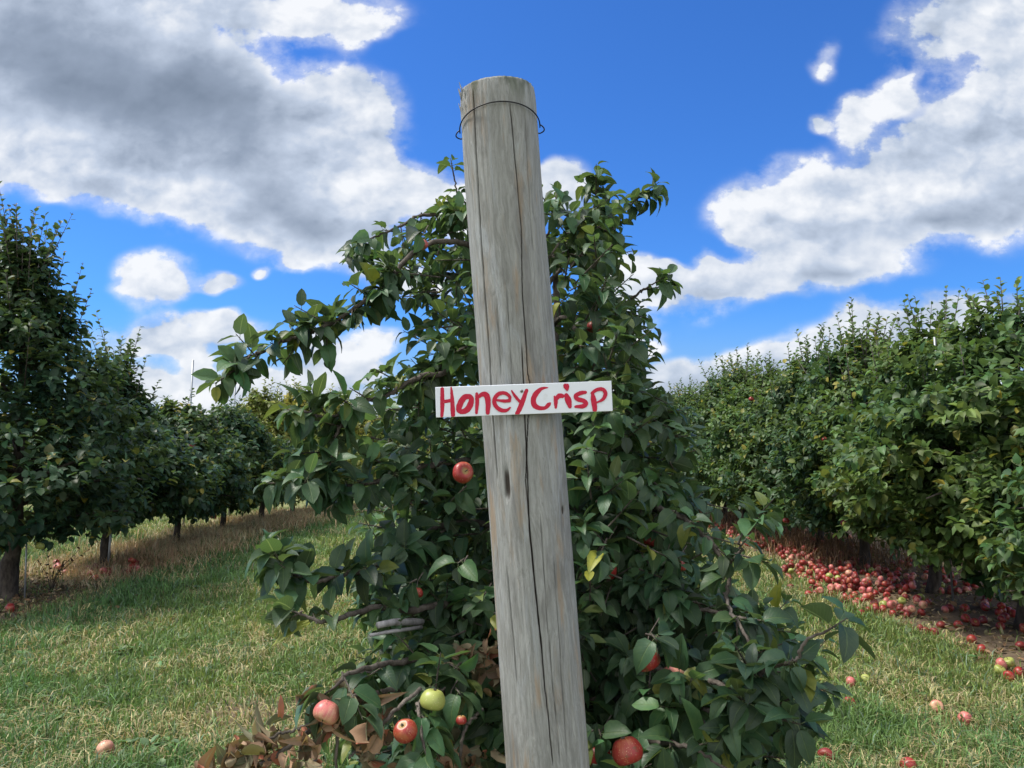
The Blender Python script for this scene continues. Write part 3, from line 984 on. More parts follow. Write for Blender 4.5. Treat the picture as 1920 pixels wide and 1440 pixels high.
# brush lettering: strokes traced as centre lines with widths (units: 4.8 per photograph pixel)
ST = [
    [(238, 228, 26), (239, 300, 30), (240, 400, 30), (235, 484, 22)], [(318, 222, 12), (326, 300, 24), (332, 400, 32), (336, 482, 30)],
    [(240, 352, 24), (290, 346, 26), (328, 338, 24)],
    [(490, 305, 36), (440, 312, 42), (405, 360, 44), (388, 420, 40), (415, 442, 36), (460, 425, 44), (492, 375, 44), (500, 325, 36), (482, 304, 34)],
    [(548, 278, 22), (552, 350, 28), (546, 456, 20)], [(555, 318, 18), (600, 286, 34), (638, 300, 42), (650, 370, 38), (646, 456, 30)],
    [(722, 338, 14), (790, 346, 24), (846, 344, 24)],
    [(842, 345, 20), (842, 305, 24), (795, 274, 26), (740, 286, 30), (706, 335, 30), (718, 390, 30), (765, 428, 30), (815, 430, 24), (850, 404, 10)],
    [(860, 252, 10), (890, 300, 20), (934, 352, 22)], [(996, 248, 26), (965, 335, 34), (935, 410, 36), (908, 466, 30)],
    [(1186, 226, 8), (1130, 236, 24), (1080, 280, 38), (1056, 335, 38), (1066, 385, 40), (1110, 410, 32), (1162, 408, 26), (1194, 378, 30), (1210, 364, 12)],
    [(1245, 305, 14), (1256, 350, 30), (1256, 408, 18)], [(1258, 335, 24), (1286, 302, 36), (1322, 302, 30)],
    [(1350, 290, 30), (1368, 340, 46), (1384, 402, 26)], [(1342, 206, 36), (1352, 218, 44), (1360, 252, 12)],
    [(1526, 268, 22), (1478, 276, 30), (1436, 300, 30), (1452, 330, 32), (1505, 345, 32), (1528, 370, 32), (1498, 394, 32), (1430, 398, 18)],
    [(1584, 265, 14), (1594, 330, 38), (1604, 400, 36), (1606, 440, 28)],
    [(1578, 278, 20), (1630, 244, 26), (1680, 244, 28), (1702, 280, 28), (1680, 330, 24), (1622, 362, 10)],
]
TLz, TRz, BLz = np.array([175., 222]), np.array([1757., 165]), np.array([182., 495])
e1 = (TRz - TLz) / np.linalg.norm(TRz - TLz)
e2 = np.array([-e1[1], e1[0]])
wz = np.linalg.norm(TRz - TLz); hz_ = float(np.dot(BLz - TLz, e2))
V, Q, nv = [], [], 0
for k, st in enumerate(ST):
    st = np.array(st, float)
    st[:, 2] *= 1.24
    n = 10 * len(st)
    sp = smooth_path(np.column_stack([st[:, :2], st[:, 2]]), n)
    c2, wv = sp[:, :2], sp[:, 2].clip(4)
    tg = nrm(np.gradient(c2, axis=0))
    # bristly round ends
    c2 = np.vstack([c2[0] - tg[0] * wv[0] * .35, c2, c2[-1] + tg[-1] * wv[-1] * .35]); tg = np.vstack([tg[:1], tg, tg[-1:]])
    wv = np.concatenate([[wv[0] * .45], wv, [wv[-1] * .45]]) * .5
    nn = np.column_stack([-tg[:, 1], tg[:, 0]])
    cols = np.array([-1, -.5, 0, .5, 1.])
    jit = rsn.normal(0, .9, (len(c2), 2))
    for s_ in (0, 1):
        jit[:, s_] = np.convolve(jit[:, s_], [.3, .4, .3], 'same')
    off = wv[:, None] * cols
    off[:, 0] += jit[:, 0]; off[:, 4] += jit[:, 1]
    pt = c2[:, None] + nn[:, None] * off[..., None]
    loc = np.stack([(pt - TLz) @ e1 / wz, (pt - TLz) @ e2 / hz_], -1)
    xx = (loc[..., 0] - .5) * SWd; zz_ = (.5 - loc[..., 1]) * SHt
    zz_ = zz_.clip(-hh + .0004, hh - .0004)
    yy = -dp / 2 - .00025 - .00018 * (k % 9) - .0001 * (1 - np.abs(cols)) * np.ones_like(xx)
    V.append(np.stack([xx, yy, zz_], -1).reshape(-1, 3))
    n = len(c2)
    i, j = np.meshgrid(np.arange(n - 1), np.arange(4), indexing='ij')
    Q.append(np.stack([i * 5 + j, i * 5 + j + 1, (i + 1) * 5 + j + 1, (i + 1) * 5 + j], -1).reshape(-1, 4) + nv)
    nv += n * 5
mesh('lettering', np.vstack(V), np.vstack(Q), M['red_paint'], sign)
sc2 = (np.array([952., 258]) - TLz)
sxp, szp = (sc2 @ e1 / wz - .5) * SWd, (.5 - sc2 @ e2 / hz_) * SHt
mb = MB()
mb.tube([[sxp, -dp / 2 + .001, szp], [sxp, -dp / 2 - .0016, szp], [sxp, -dp / 2 - .0022, szp]], [.0033, .0033, .0022], 14)
mb.tube([[sxp - .0018, -dp / 2 - .0021, szp], [sxp + .0018, -dp / 2 - .0021, szp]], .0005, 4)
mb.build('screw', M['screw'], sign)

# ------------------------------------------------------------------ the apple tree at the post
TC = 2.72
rng = np.random.default_rng(42)
tree_foot = np.array([ROW_M + .03, TC, float(gz(ROW_M, TC))])
main = thing('apple_tree', tree_foot, 'large-leaved apple tree behind the post, branches spreading low to the grass', 'tree')


def loc_(p):
    return np.asarray(p) - tree_foot


LB, LL, LN, LS = [], [], [], []
twig = MB()


def add_shoots(base, dirs, length, k, size, asc=.45, droop=.3, t0=.12, tube=True, r0=.0028):
    b, l, n, s = shoots_to_leaves(base, dirs, length, k, size, rng, asc, droop, t0=t0)
    LB.append(b); LL.append(l); LN.append(n); LS.append(s)
    if tube:
        dd = nrm(dirs)
        for q in range(len(base)):
            twig.tube([base[q] - dd[q] * .01, base[q] + dd[q] * length[q] * .5, base[q] + dd[q] * length[q]], [r0, r0 * .8, r0 * .4], 4, close=False)


# limbs: photograph pixels with a distance for each point, radius at start and end, leaf size, spur spacing (0: bare), part of the limb that bears leaves
trunk_at = lambda py: (1015 + .0 * py, py, TC)
LIMBS = [
    ([(985, 560, TC), (900, 480, 2.6), (835, 450, 2.55), (790, 468, 2.5), (745, 515, 2.45), (690, 562, 2.4), (620, 603, 2.35), (560, 625, 2.3), (520, 645, 2.25), (470, 675, 2.2), (428, 702, 2.15)], .011, .0030, .09, .014, .45),
    ([(990, 470, TC), (900, 425, 2.6), (840, 412, 2.6), (780, 408, 2.6), (730, 425, 2.55), (690, 450, 2.5)], .010, .003, .075, .022, .2),
    ([(985, 450, TC), (905, 400, 2.65), (868, 372, 2.6), (850, 325, 2.58)], .006, .0025, .07, .035, .55),
    ([(990, 560, TC), (860, 520, 2.7), (760, 520, 2.7), (690, 500, 2.7), (668, 480, 2.65)], .010, .003, .075, .022, .3),
    ([(1000, 760, TC), (880, 655, 2.4), (830, 690, 2.3), (760, 715, 2.25), (700, 738, 2.2), (648, 752, 2.15), (610, 775, 2.1), (568, 772, 2.05)], .011, .003, .09, .018, .4),
    ([(648, 752, 2.15), (640, 785, 2.12), (632, 830, 2.1), (620, 880, 2.05)], .006, .0025, .095, .018, .1),
    ([(1000, 880, TC), (880, 860, 2.4), (760, 890, 2.2), (650, 905, 2.1), (590, 905, 2.0), (540, 905, 1.98)], .011, .003, .09, .016, .3),
    ([(1000, 1000, TC), (860, 985, 2.4), (790, 1012, 2.25), (720, 1050, 2.1), (650, 1085, 2.0), (580, 1085, 1.95), (535, 1062, 1.92)], .012, .003, .095, .016, .4),
    ([(1010, 1180, TC), (880, 1140, 2.3), (780, 1150, 2.1), (690, 1160, 1.95), (620, 1170, 1.85), (560, 1150, 1.82)], .014, .003, .09, .024, .3),
    ([(1010, 1260, TC), (900, 1240, 2.3), (800, 1250, 2.0), (720, 1245, 1.85), (670, 1265, 1.78), (625, 1290, 1.74)], .013, .003, .105, .030, .3),
    ([(1000, 1320, TC), (900, 1330, 2.2), (830, 1320, 1.9), (790, 1340, 1.78), (795, 1400, 1.72)], .010, .003, .105, .040, .3),
    ([(1005, 700, TC), (1040, 590, 2.5), (1080, 640, 2.42), (1110, 690, 2.38), (1135, 730, 2.35), (1180, 800, 2.3)], .009, .004, .08, .045, .55),
    ([(1000, 560, TC), (1060, 510, 2.7), (1100, 480, 2.68), (1150, 432, 2.66), (1185, 395, 2.64), (1213, 358, 2.62)], .009, .0025, .08, .020, .3),
    ([(1010, 500, TC), (1060, 440, 2.75), (1100, 410, 2.75), (1122, 345, 2.75)], .007, .0025, .08, .022, .2),
    ([(1000, 480, TC), (1030, 420, 2.7), (1042, 378, 2.7)], .006, .002, .065, .026, .2),
    ([(1005, 680, TC), (1080, 640, 2.65), (1130, 610, 2.6), (1180, 580, 2.55), (1215, 545, 2.52), (1232, 528, 2.5)], .009, .0022, .08, .020, .45),
    ([(1010, 760, TC), (1100, 730, 2.6), (1180, 740, 2.5), (1235, 770, 2.45)], .009, .003, .08, .028, .2),
    ([(1010, 950, TC), (1130, 930, 2.5), (1250, 962, 2.2), (1300, 988, 2.1), (1345, 1028, 2.05)], .013, .005, .085, .042, .25),
    ([(1330, 1010, 2.07), (1352, 1075, 2.02), (1372, 1140, 1.97), (1400, 1200, 1.92), (1420, 1240, 1.9)], .007, .003, .08, .040, .05),
    ([(1356, 1070, 2.03), (1382, 1030, 2.0), (1400, 1000, 1.98), (1408, 985, 1.97)], .004, .002, .08, .05, .2),
    ([(1020, 1150, TC), (1120, 1140, 2.4), (1220, 1150, 2.2), (1320, 1150, 2.05), (1400, 1160, 1.95)], .012, .004, .09, .030, .3),
    ([(1020, 1330, TC), (1150, 1300, 2.3), (1280, 1330, 1.95), (1390, 1325, 1.8), (1440, 1285, 1.74), (1480, 1240, 1.7), (1520, 1205, 1.68), (1552, 1182, 1.66)], .011, .0025, .105, .034, .4),
    ([(1020, 1240, TC), (1120, 1230, 2.3), (1230, 1260, 2.05), (1330, 1290, 1.85), (1420, 1320, 1.75), (1470, 1350, 1.7)], .011, .003, .10, .032, .3),
    ([(1020, 1350, TC), (1120, 1360, 2.2), (1220, 1390, 1.95), (1300, 1400, 1.8), (1360, 1440, 1.74)], .011, .003, .105, .034, .25),
    ([(1020, 1400, TC), (1100, 1420, 2.1), (1160, 1440, 1.9), (1230, 1470, 1.8)], .010, .003, .10, .036, .25),
]
for (pts, r0, r1, ls, step, frac) in LIMBS:
    w = np.array([P(*q) for q in pts])
    w[1:-1] += rng.normal(0, .010, (len(w) - 2, 3))
    path = smooth_path(w, 8 * len(pts))
    path[2:-2] += np.cumsum(rng.normal(0, .0022, (len(path) - 4, 3)), axis=0) * np.sin(np.linspace(0, PI, len(path) - 4))[:, None]
    path[2:-2] += rng.normal(0, .0016, (len(path) - 4, 3))
    mb = MB()
    mb.tube(loc_(path), np.linspace(r0, r1, len(path)) , 7, rng=rng, knob=.25)
    mb.build('limb', M['bark'], main)
    seg = np.linalg.norm(np.diff(path, axis=0), axis=1)
    s = np.concatenate([[0], np.cumsum(seg)])
    at_s = np.arange(s[-1] * frac, s[-1], step * 1.15)
    at_s = at_s + rng.normal(0, .018, len(at_s))
    ls = ls * .84
    if len(at_s):
        pos = np.stack([np.interp(at_s, s, path[:, q]) for q in range(3)], -1)
        tg = nrm(np.stack([np.interp(at_s, s, np.gradient(path[:, q], s)) for q in range(3)], -1))
        n = len(pos)
        rd = rng.normal(0, 1, (n, 3)); rd[:, 2] += .25
        rd = nrm(rd - (rd * tg).sum(-1, keepdims=True) * tg)
        fade = np.linspace(1, .55, n)[:, None]
        dirs = rd * fade + tg * rng.uniform(.3, .9, (n, 1))
        ln_ = rng.uniform(.015, .06, n) * fade[:, 0] + (rng.random(n) < .3) * rng.uniform(.03, .09, n)
        for kk in (3, 5, 7):
            mm = rng.integers(0, 3, n) == (kk - 3) // 2 if kk < 7 else ln_ > .075
            if mm.any():
                add_shoots(loc_(pos[mm]), dirs[mm], ln_[mm], kk, ls * rng.uniform(.85, 1.08))
    tip = path[-1][None]
    add_shoots(loc_(tip), (path[-1] - path[-3])[None], np.array([.05]), 7, ls)

# hanging in the tree at the post: (pixel, distance, radius in pixels, skin, label)
HANG = [
    (868, 887, 2.05, 20, 'apple_red', (70, 10, 20), 'red apple with russet ring hanging left of the post below the sign'),
    (1132, 1066, 2.2, 25, 'apple_red', (160, 15, 0), 'dark red apple half hidden by leaves right of the post'),
    (1212, 1236, 1.9, 24, 'apple_red', (165, -20, 40), 'red apple hanging right of the post, upper left of a close pair'),
    (1262, 1264, 1.92, 22, 'apple_pink', (150, 25, 90), 'orange-red apple hanging right of the post, lower right of a close pair'),
    (812, 1312, 1.76, 23, 'apple_green', (170, 10, 0), 'yellow-green apple under a leaf at the bottom left of the tree'),
    (843, 1328, 1.85, 18, 'apple_green', (165, 0, 60), 'smaller green apple tucked behind the yellow-green one'),
    (760, 1370, 1.72, 22, 'apple_red', (150, -20, 120), 'pinkish red apple low at the bottom left above brown leaves'),
    (865, 1350, 1.78, 10, 'apple_red', (170, 0, 10), 'very small red apple on a bare twig left of the post'),
    (781, 1112, 2.02, 12, 'apple_red', (165, 10, 50), 'small red apple among pale leaves left of the post'),
    (836, 1022, 2.3, 14, 'apple_dark', (160, 0, 70), 'brownish red apple in shade left of the post at mid height'),
    (1113, 613, 2.5, 13, 'apple_red', (170, 10, 20), 'orange-red apple right of the post above the sign'),
    (792, 458, 2.42, 11, 'apple_pink', (170, 20, 60), 'orange-red apple near the top left of the tree'),
    (849, 663, 2.45, 13, 'apple_dark', (170, 5, 30), 'dark apple in shade left of the post above the sign'),
    (1176, 1408, 1.78, 29, 'apple_red', (160, -15, 10), 'large red apple at the bottom edge right of the post'),
    (1122, 1418, 1.98, 24, 'apple_red', (170, 10, 80), 'red apple close beside the post at the bottom edge'),
    (692, 1297, 1.9, 20, 'apple_green', (160, 30, 20), 'greenish apple behind brown leaves at the bottom left'),
    (612, 1335, 1.70, 24, 'apple_pink', (150, 30, 10), 'big pale pink apple wrapped in dried leaves on the dead branch'),
    (698, 850, 2.2, 15, 'apple_green', (165, 10, 0), 'yellow-green apple in the leaves left of the tree'),
    (1145, 948, 2.38, 18, 'apple_dark', (165, 0, 100), 'dark reddish apple in shade right of the post'),
    (935, 1160, 1.95, 8, 'apple_green', (165, 0, 0), 'tiny green apple touching the left edge of the post'),
    (870, 1064, 2.0, 7, 'apple_green', (160, 0, 10), 'tiny pale green apple left of the post at mid height'),
    (1217, 1012, 2.35, 15, 'apple_red', (165, 20, 0), 'small red apple high on the right side of the lower crown'),
    (1275, 1062, 2.15, 12, 'apple_red', (160, 0, 0), 'small red apple near the grass edge at the right of the tree'),
    (858, 1275, 1.95, 14, 'apple_red', (160, 10, 30), 'red apple showing as a sliver behind leaves near the post'),
]
for q, (px, py, d, rp, *_r) in enumerate(HANG):
    if q in (0, 3, 4, 6, 7, 10, 13, 16):        # these hang clear of the leaves
        continue
    nb = 2 if rp > 12 else 1
    b_ = np.array([P(px + rng.normal(0, rp * .5), py - rp * 1.9, d - .005) for _ in range(nb)])
    dv_ = np.array([[rng.normal(0, .8), -.7 + rng.normal(0, .3), -.25] for _ in range(nb)])
    add_shoots(loc_(b_), dv_, rng.uniform(.015, .035, nb), 3 if q else 2, .078, .7, .45)
    twig.tube(loc_(np.array([P(px, py - rp * .7, d), P(px + rp * .2, py - rp * 1.9, d + .02), P(px + rp, py - rp * 3.2, d + .06)])), [.0012, .0016, .0022], 4, close=False)
# fill of the crown: widths to the left and right of the trunk by height
ZT = np.array([.22, .4, .6, .8, 1.0, 1.2, 1.4, 1.6, 1.8, 2.0, 2.2, 2.36, 2.46])
WL = np.array([.40, .56, .66, .68, .64, .58, .62, .62, .52, .50, .52, .46, .2])
WR = np.array([.50, .62, .68, .66, .58, .44, .36, .30, .22, .20, .13, .12, .10])
WD = np.array([.60, .78, .84, .80, .72, .66, .60, .56, .50, .44, .38, .32, .22])
NF = 2350
z = np.interp(rng.random(NF), np.cumsum((WL + WR) * WD * .5 + .12) / np.sum((WL + WR) * WD * .5 + .12), ZT) + rng.normal(0, .04, NF)
z = z.clip(.2, 2.27)
an = rng.random(NF) * 2 * PI
rf = rng.random(NF) ** .42
wx = np.where(np.cos(an) < 0, np.interp(z, ZT, WL), np.interp(z, ZT, WR))
lump = 1 + .35 * (vnoise(np.cos(an) * 2 + 4, np.sin(an) * 2 + z * 4, 91) - .5)
bx = rf * lump * wx * np.cos(an)
by = rf * lump * np.interp(z, ZT, WD) * np.sin(an)
base = np.stack([bx, by, z], -1)
base[:, 0] += .04 - .03 * (z - 1.2)
dirs = np.stack([np.cos(an), np.sin(an), np.full(NF, .25)], -1) * rng.uniform(.4, 1, (NF, 1)) + rng.normal(0, .42, (NF, 3))
wpos = base + tree_foot
clr = np.hypot(wpos[:, 0] - (foot[0] + axd[0] * wpos[:, 2]), wpos[:, 1] - PD) > .26
ok = clr & ((wpos[:, 1] > 1.75) | (np.abs(wpos[:, 0] - .13) > .25))
ok &= rng.random(NF) < np.interp(z, [1.5, 1.9, 2.3], [1, .72, .42])      # the top of the crown is airy
base, dirs, zok = base[ok], dirs[ok], z[ok]
sizes = np.interp(zok, [.3, 1.0, 2.4], [.086, .074, .062])
for lo, hi in ((0, .066), (.066, .074), (.074, .080), (.080, 1)):
    mm = (sizes >= lo) & (sizes < hi)
    if mm.any():
        add_shoots(base[mm], dirs[mm], rng.uniform(.05, .16, mm.sum()), 7, float(sizes[mm].mean()), .6, .10)
B, L, N, S = map(np.concatenate, (LB, LL, LN, LS))
# nothing inside the post or the sign
wp_ = B + tree_foot
ax_x = foot[0] + axd[0] / axd[2] * (wp_[:, 2] - foot[2])
keep = (np.hypot(wp_[:, 0] - ax_x, wp_[:, 1] - PD) > .19) & (wp_[:, 2] > .06) & ~((wp_[:, 1] < PD + .1) & (np.abs(wp_[:, 0] - ax_x) < .16))
B, L, N, S = B[keep], L[keep], N[keep], S[keep]
k = len(B)
C = leaf_cols(k, (.036, .079, .037), rng, .05, .32, (.20, .22, .035))
C = C * (1 + .5 * (vnoise(B[:, 0] * 5, B[:, 2] * 5 + B[:, 1] * 3, 55)[:, None] - .5) * np.array([[1.1, .9, .3]]))
V, Q, UV, CC = leaf_arrays(B, L, N, S, S * rng.uniform(.23, .34, k), rng.uniform(.05, .75, k), rng.uniform(.15, .85, k), C, 6, rng, .06)
tv, tq = np.vstack(twig.v), np.vstack(twig.q)
# leaf stalks
st_a = B - nrm(L) * (S * .24)[:, None]
mid_ = np.stack([st_a, B], 1)
pv = np.empty((k, 6, 3))
aa = nrm(np.cross(nrm(L), N)) * .0011
bb = nrm(N) * .0011
for q_, (f1_, f2_) in enumerate(((1, 0), (-.6, .8), (-.6, -.8))):
    pv[:, q_] = st_a + aa * f1_ + bb * f2_
    pv[:, 3 + q_] = B + aa * f1_ * .8 + bb * f2_ * .8
pq = np.array([[0, 1, 4, 3], [1, 2, 5, 4], [2, 0, 3, 5]])
PQ = (pq[None] + (np.arange(k) * 6)[:, None, None]).reshape(-1, 4)
nv = len(V)
faces = [np.vstack([Q, PQ + nv, tq + nv + k * 6])]
mi = np.concatenate([np.zeros(len(Q)), np.zeros(len(PQ)), np.ones(len(tq))])
mesh('crown', np.vstack([V, pv.reshape(-1, 3), tv]), faces, [M['leaf_near'], M['bark']], main,
     col=np.vstack([CC, np.tile((.13, .17, .06), (k * 6, 1)), np.ones((len(tv), 3)) * .1]),
     uv=np.vstack([UV, np.full((k * 6 + len(tv), 2), .5)]), midx=mi)
# trunk
mb = MB()
tp = [tree_foot + np.array(q) for q in ([0, 0, -.08], [0, 0, .1], [.015, .01, .5], [-.02, .0, 1.1], [.0, .02, 1.7], [-.02, 0, 2.25])]
mb.tube(loc_(smooth_path(tp, 24)), np.interp(np.linspace(0, 1, 24), [0, .08, .5, 1], [.062, .045, .034, .008]), 12, rng=rng, knob=.2)
mb.build('trunk', M['bark'], main)
# sawn grey stub
mb = MB()
sp = smooth_path([P(790, 1166, 2.1), P(745, 1166, 1.97), P(708, 1172, 1.91)], 8)
mb.tube(loc_(sp), np.linspace(.0095, .008, 8), 10, rng=rng, knob=.2)
sp = smooth_path([P(790, 1176, 2.08), P(740, 1183, 1.96), P(694, 1191, 1.9)], 8)
mb.tube(loc_(sp), np.linspace(.0055, .004, 8), 8, rng=rng, knob=.2)
mb.build('sawn_stub', M['bark_grey'], main)
# dead low branch with curled brown leaves
mb = MB()
DEAD = [
    ([(760, 1290, 1.9), (700, 1300, 1.82), (640, 1318, 1.74), (553, 1393, 1.72), (470, 1444, 1.70), (420, 1475, 1.7)], .0065, .004),
    ([(640, 1318, 1.74), (634, 1360, 1.74), (630, 1440, 1.75), (628, 1500, 1.76)], .0045, .003),
    ([(590, 1355, 1.73), (540, 1372, 1.71), (494, 1390, 1.70), (412, 1440, 1.68)], .004, .002),
    ([(790, 1290, 1.85), (738, 1335, 1.78), (690, 1390, 1.77), (655, 1422, 1.76)], .005, .003),
    ([(905, 1330, 1.85), (870, 1370, 1.8), (861, 1445, 1.8)], .0045, .003),
]
db, dd_ = [], []
for pts, r0, r1 in DEAD:
    sp = smooth_path([P(*q) for q in pts], 9 * len(pts))
    sp[1:-1] += rng.normal(0, .0018, (len(sp) - 2, 3))
    mb.tube(loc_(sp), np.linspace(r0, r1, len(sp)), 7, rng=rng, knob=.3)
dead = mb.build('dead_branch', M['bark'], main)
DL = [(615, 1330, 1.73, 12, .055), (560, 1380, 1.72, 8, .05), (500, 1400, 1.7, 12, .055), (455, 1415, 1.69, 12, .05), (420, 1430, 1.68, 9, .045),
      (650, 1350, 1.75, 7, .05), (680, 1350, 1.78, 10, .045), (690, 1390, 1.78, 8, .04), (670, 1315, 1.8, 6, .04), (915, 1225, 2.0, 10, .05), (905, 1260, 2.0, 6, .04), (560, 1430, 1.8, 6, .05),
      (730, 1440, 1.8, 8, .05), (840, 1430, 1.85, 8, .05), (870, 1235, 2.0, 5, .04), (880, 1420, 1.9, 8, .05)]
bs_ = []
for (px, py, d, n, sp_) in DL:
    n = n * 2
    bs_.append(P(px, py, d) + rng.normal(0, sp_ * .62, (n, 3)) * np.array([1, .6, .7]))
bs_ = loc_(np.vstack(bs_)); n = len(bs_)
dv = rng.normal(0, 1, (n, 3)); dv[:, 2] -= .7
dc = np.array([.23, .155, .105]) * (1 + rng.normal(0, .45, (n, 1)).clip(-.6, .8))
red = rng.random((n, 1)) < .22
dc = np.where(red, np.array([.26, .10, .065]) * (1 + rng.normal(0, .2, (n, 1))), dc).clip(.02, .5)
V, Q, UV, CC = leaf_arrays(bs_, dv, rng.normal(0, 1, (n, 3)), rng.uniform(.028, .062, n), rng.uniform(.007, .016, n), rng.uniform(-.6, 1.5, n), rng.uniform(.4, 2.2, n), dc, 6, rng, .28)
dlo = mesh('dried_leaf', V, Q, M['dry_leaf'], dead, col=CC, uv=UV)
dlo['kind'] = 'stuff'


# ------------------------------------------------------------------ apples
def apple_mesh(name, mat, r=.038, nu=22, nv=14, seed=0, squash=.88, tilt=0.0):
    rg = np.random.default_rng(seed)
    ph = np.linspace(0, PI, nv)
    prof_r = np.sin(ph) ** .88 * (1 + .10 * np.cos(ph))
    prof_z = np.cos(ph) * squash
    dimp = .30 * np.exp(-(ph / .42) ** 2) - .20 * np.exp(-((PI - ph) / .36) ** 2)
    prof_z = prof_z - dimp
    th = np.arange(nu) / nu * 2 * PI
    lob = 1 + .025 * np.cos(5 * th)[None] * (ph[:, None] / PI) + .03 * np.cos(th + rg.random() * 6)[None] + .02 * np.cos(2 * th + rg.random() * 6)[None]
    v = np.stack([prof_r[:, None] * np.cos(th) * lob, prof_r[:, None] * np.sin(th) * lob, prof_z[:, None] * np.ones(nu)], -1) * r
    mb = MB()
    i, j = np.meshgrid(np.arange(nv - 1), np.arange(nu), indexing='ij')
    q = np.stack([(i + 1) * nu + j, (i + 1) * nu + (j + 1) % nu, i * nu + (j + 1) % nu, i * nu + j], -1).reshape(-1, 4)
    nvx = nv * nu
    sp = np.array([[0, 0, .50], [.03, 0, .72], [.09, .02, .98]]) * r
    ms = MB(); ms.tube(sp, [.045 * r, .04 * r, .06 * r], 5)
    cal = MB()
    for k in range(5):
        a_ = k * 2 * PI / 5
        cal.tube(np.array([[.05 * math.cos(a_), .05 * math.sin(a_), -.70], [.10 * math.cos(a_), .10 * math.sin(a_), -.80], [.15 * math.cos(a_), .15 * math.sin(a_), -.84]]) * r, np.array([.05, .045, .012]) * r, 4)
    sv, sq = np.vstack(ms.v + cal.v), []
    offs = 0
    for mm in (ms, cal):
        sq.append(np.vstack(mm.q) + offs); offs += mm.n
    sq = np.vstack(sq) + nvx
    allq = np.vstack([q, sq])
    tri = allq[:, 2] == allq[:, 3]
    mi = np.concatenate([np.zeros(len(q)), np.ones(len(sq))])
    o = mesh(name, np.vstack([v.reshape(-1, 3), sv]), [allq[~tri], allq[tri][:, :3]], [mat, M['bark_dark']], midx=np.concatenate([mi[~tri], mi[tri]]))
    return o


for i, (px, py, d, rp, mk, rot, lab) in enumerate(HANG):
    r_ = rp * d / F_PX
    o = apple_mesh('hanging_apple', M[mk], r_, 40, 24, seed=300 + i)
    o.location = P(px, py, d)
    o.rotation_euler = tuple(R(q) for q in rot)
    tag(o, lab, 'apple', 'apples hanging in the tree at the post')
for px, py, d, rp, mk, lab in [(360, 836, 10.0, 6, 'apple_dark', 'dark red apple in the third tree of the left row'),
                               (267, 950, 10.0, 7, 'apple_dark', 'dark red apple low in the left row between two trunks'),
                               (400, 968, 11.6, 6, 'apple_dark', 'dim red apple under the fourth tree of the left row'),
                               (75, 1024, 7.0, 8, 'apple_green', 'yellow apple hanging under the branches beside the thick left trunk'),
                               (1583, 980, 8.0, 7, 'apple_dark', 'reddish apple in the right row near its lower leaves'),
                               (1474, 976, 9.4, 6, 'apple_dark', 'dull orange apple low in the right row'),
                               (1547, 824, 8.2, 6, 'apple_dark', 'dark apple at mid height in the right row'),
                               (1409, 748, 10.2, 5, 'apple_red', 'red apple near the top of the far right row')]:
    o = apple_mesh('hanging_apple', M[mk], rp * d / F_PX, 16, 10, seed=int(px))
    o.location = P(px, py, d)
    o.rotation_euler = (R(165), .2, 0)
    tag(o, lab, 'apple', 'apples hanging in the rows')

# fallen apples
rng = np.random.default_rng(77)
proto = {}
for mk in ('apple_red', 'apple_pink', 'apple_green', 'apple_dark'):
    proto[mk] = [apple_mesh('fallen_apple', M[mk], .036, 20, 12, seed=500 + q) for q in range(2)]
used_proto = set()


def drop(x, y, mk, lab, group, z=None, scale=1.0):
    q = int(rng.integers(2))
    src = proto[mk][q]
    if src.name not in used_proto:
        used_proto.add(src.name); o = src
    else:
        o = src.copy(); COL.objects.link(o)
    r_ = .036 * scale
    o.location = (x, y, (float(gz(x, y)) if z is None else z) + r_ * .66)
    o.rotation_euler = tuple(rng.uniform(-PI, PI, 3))
    o.scale = (scale, scale, scale)
    return tag(o, lab, 'apple', group)


def ground_at(px, py):
    v = px_dir(px, py)
    d = 5.0
    for _ in range(40):
        pnt = np.array([0, 0, CAM_H]) + v * d / v[1]
        d = float((float(gz(pnt[0], d)) - CAM_H) / (v[2] / v[1])) * .5 + d * .5
    pnt = np.array([0, 0, CAM_H]) + v * d / v[1]
    return pnt[0], pnt[1]


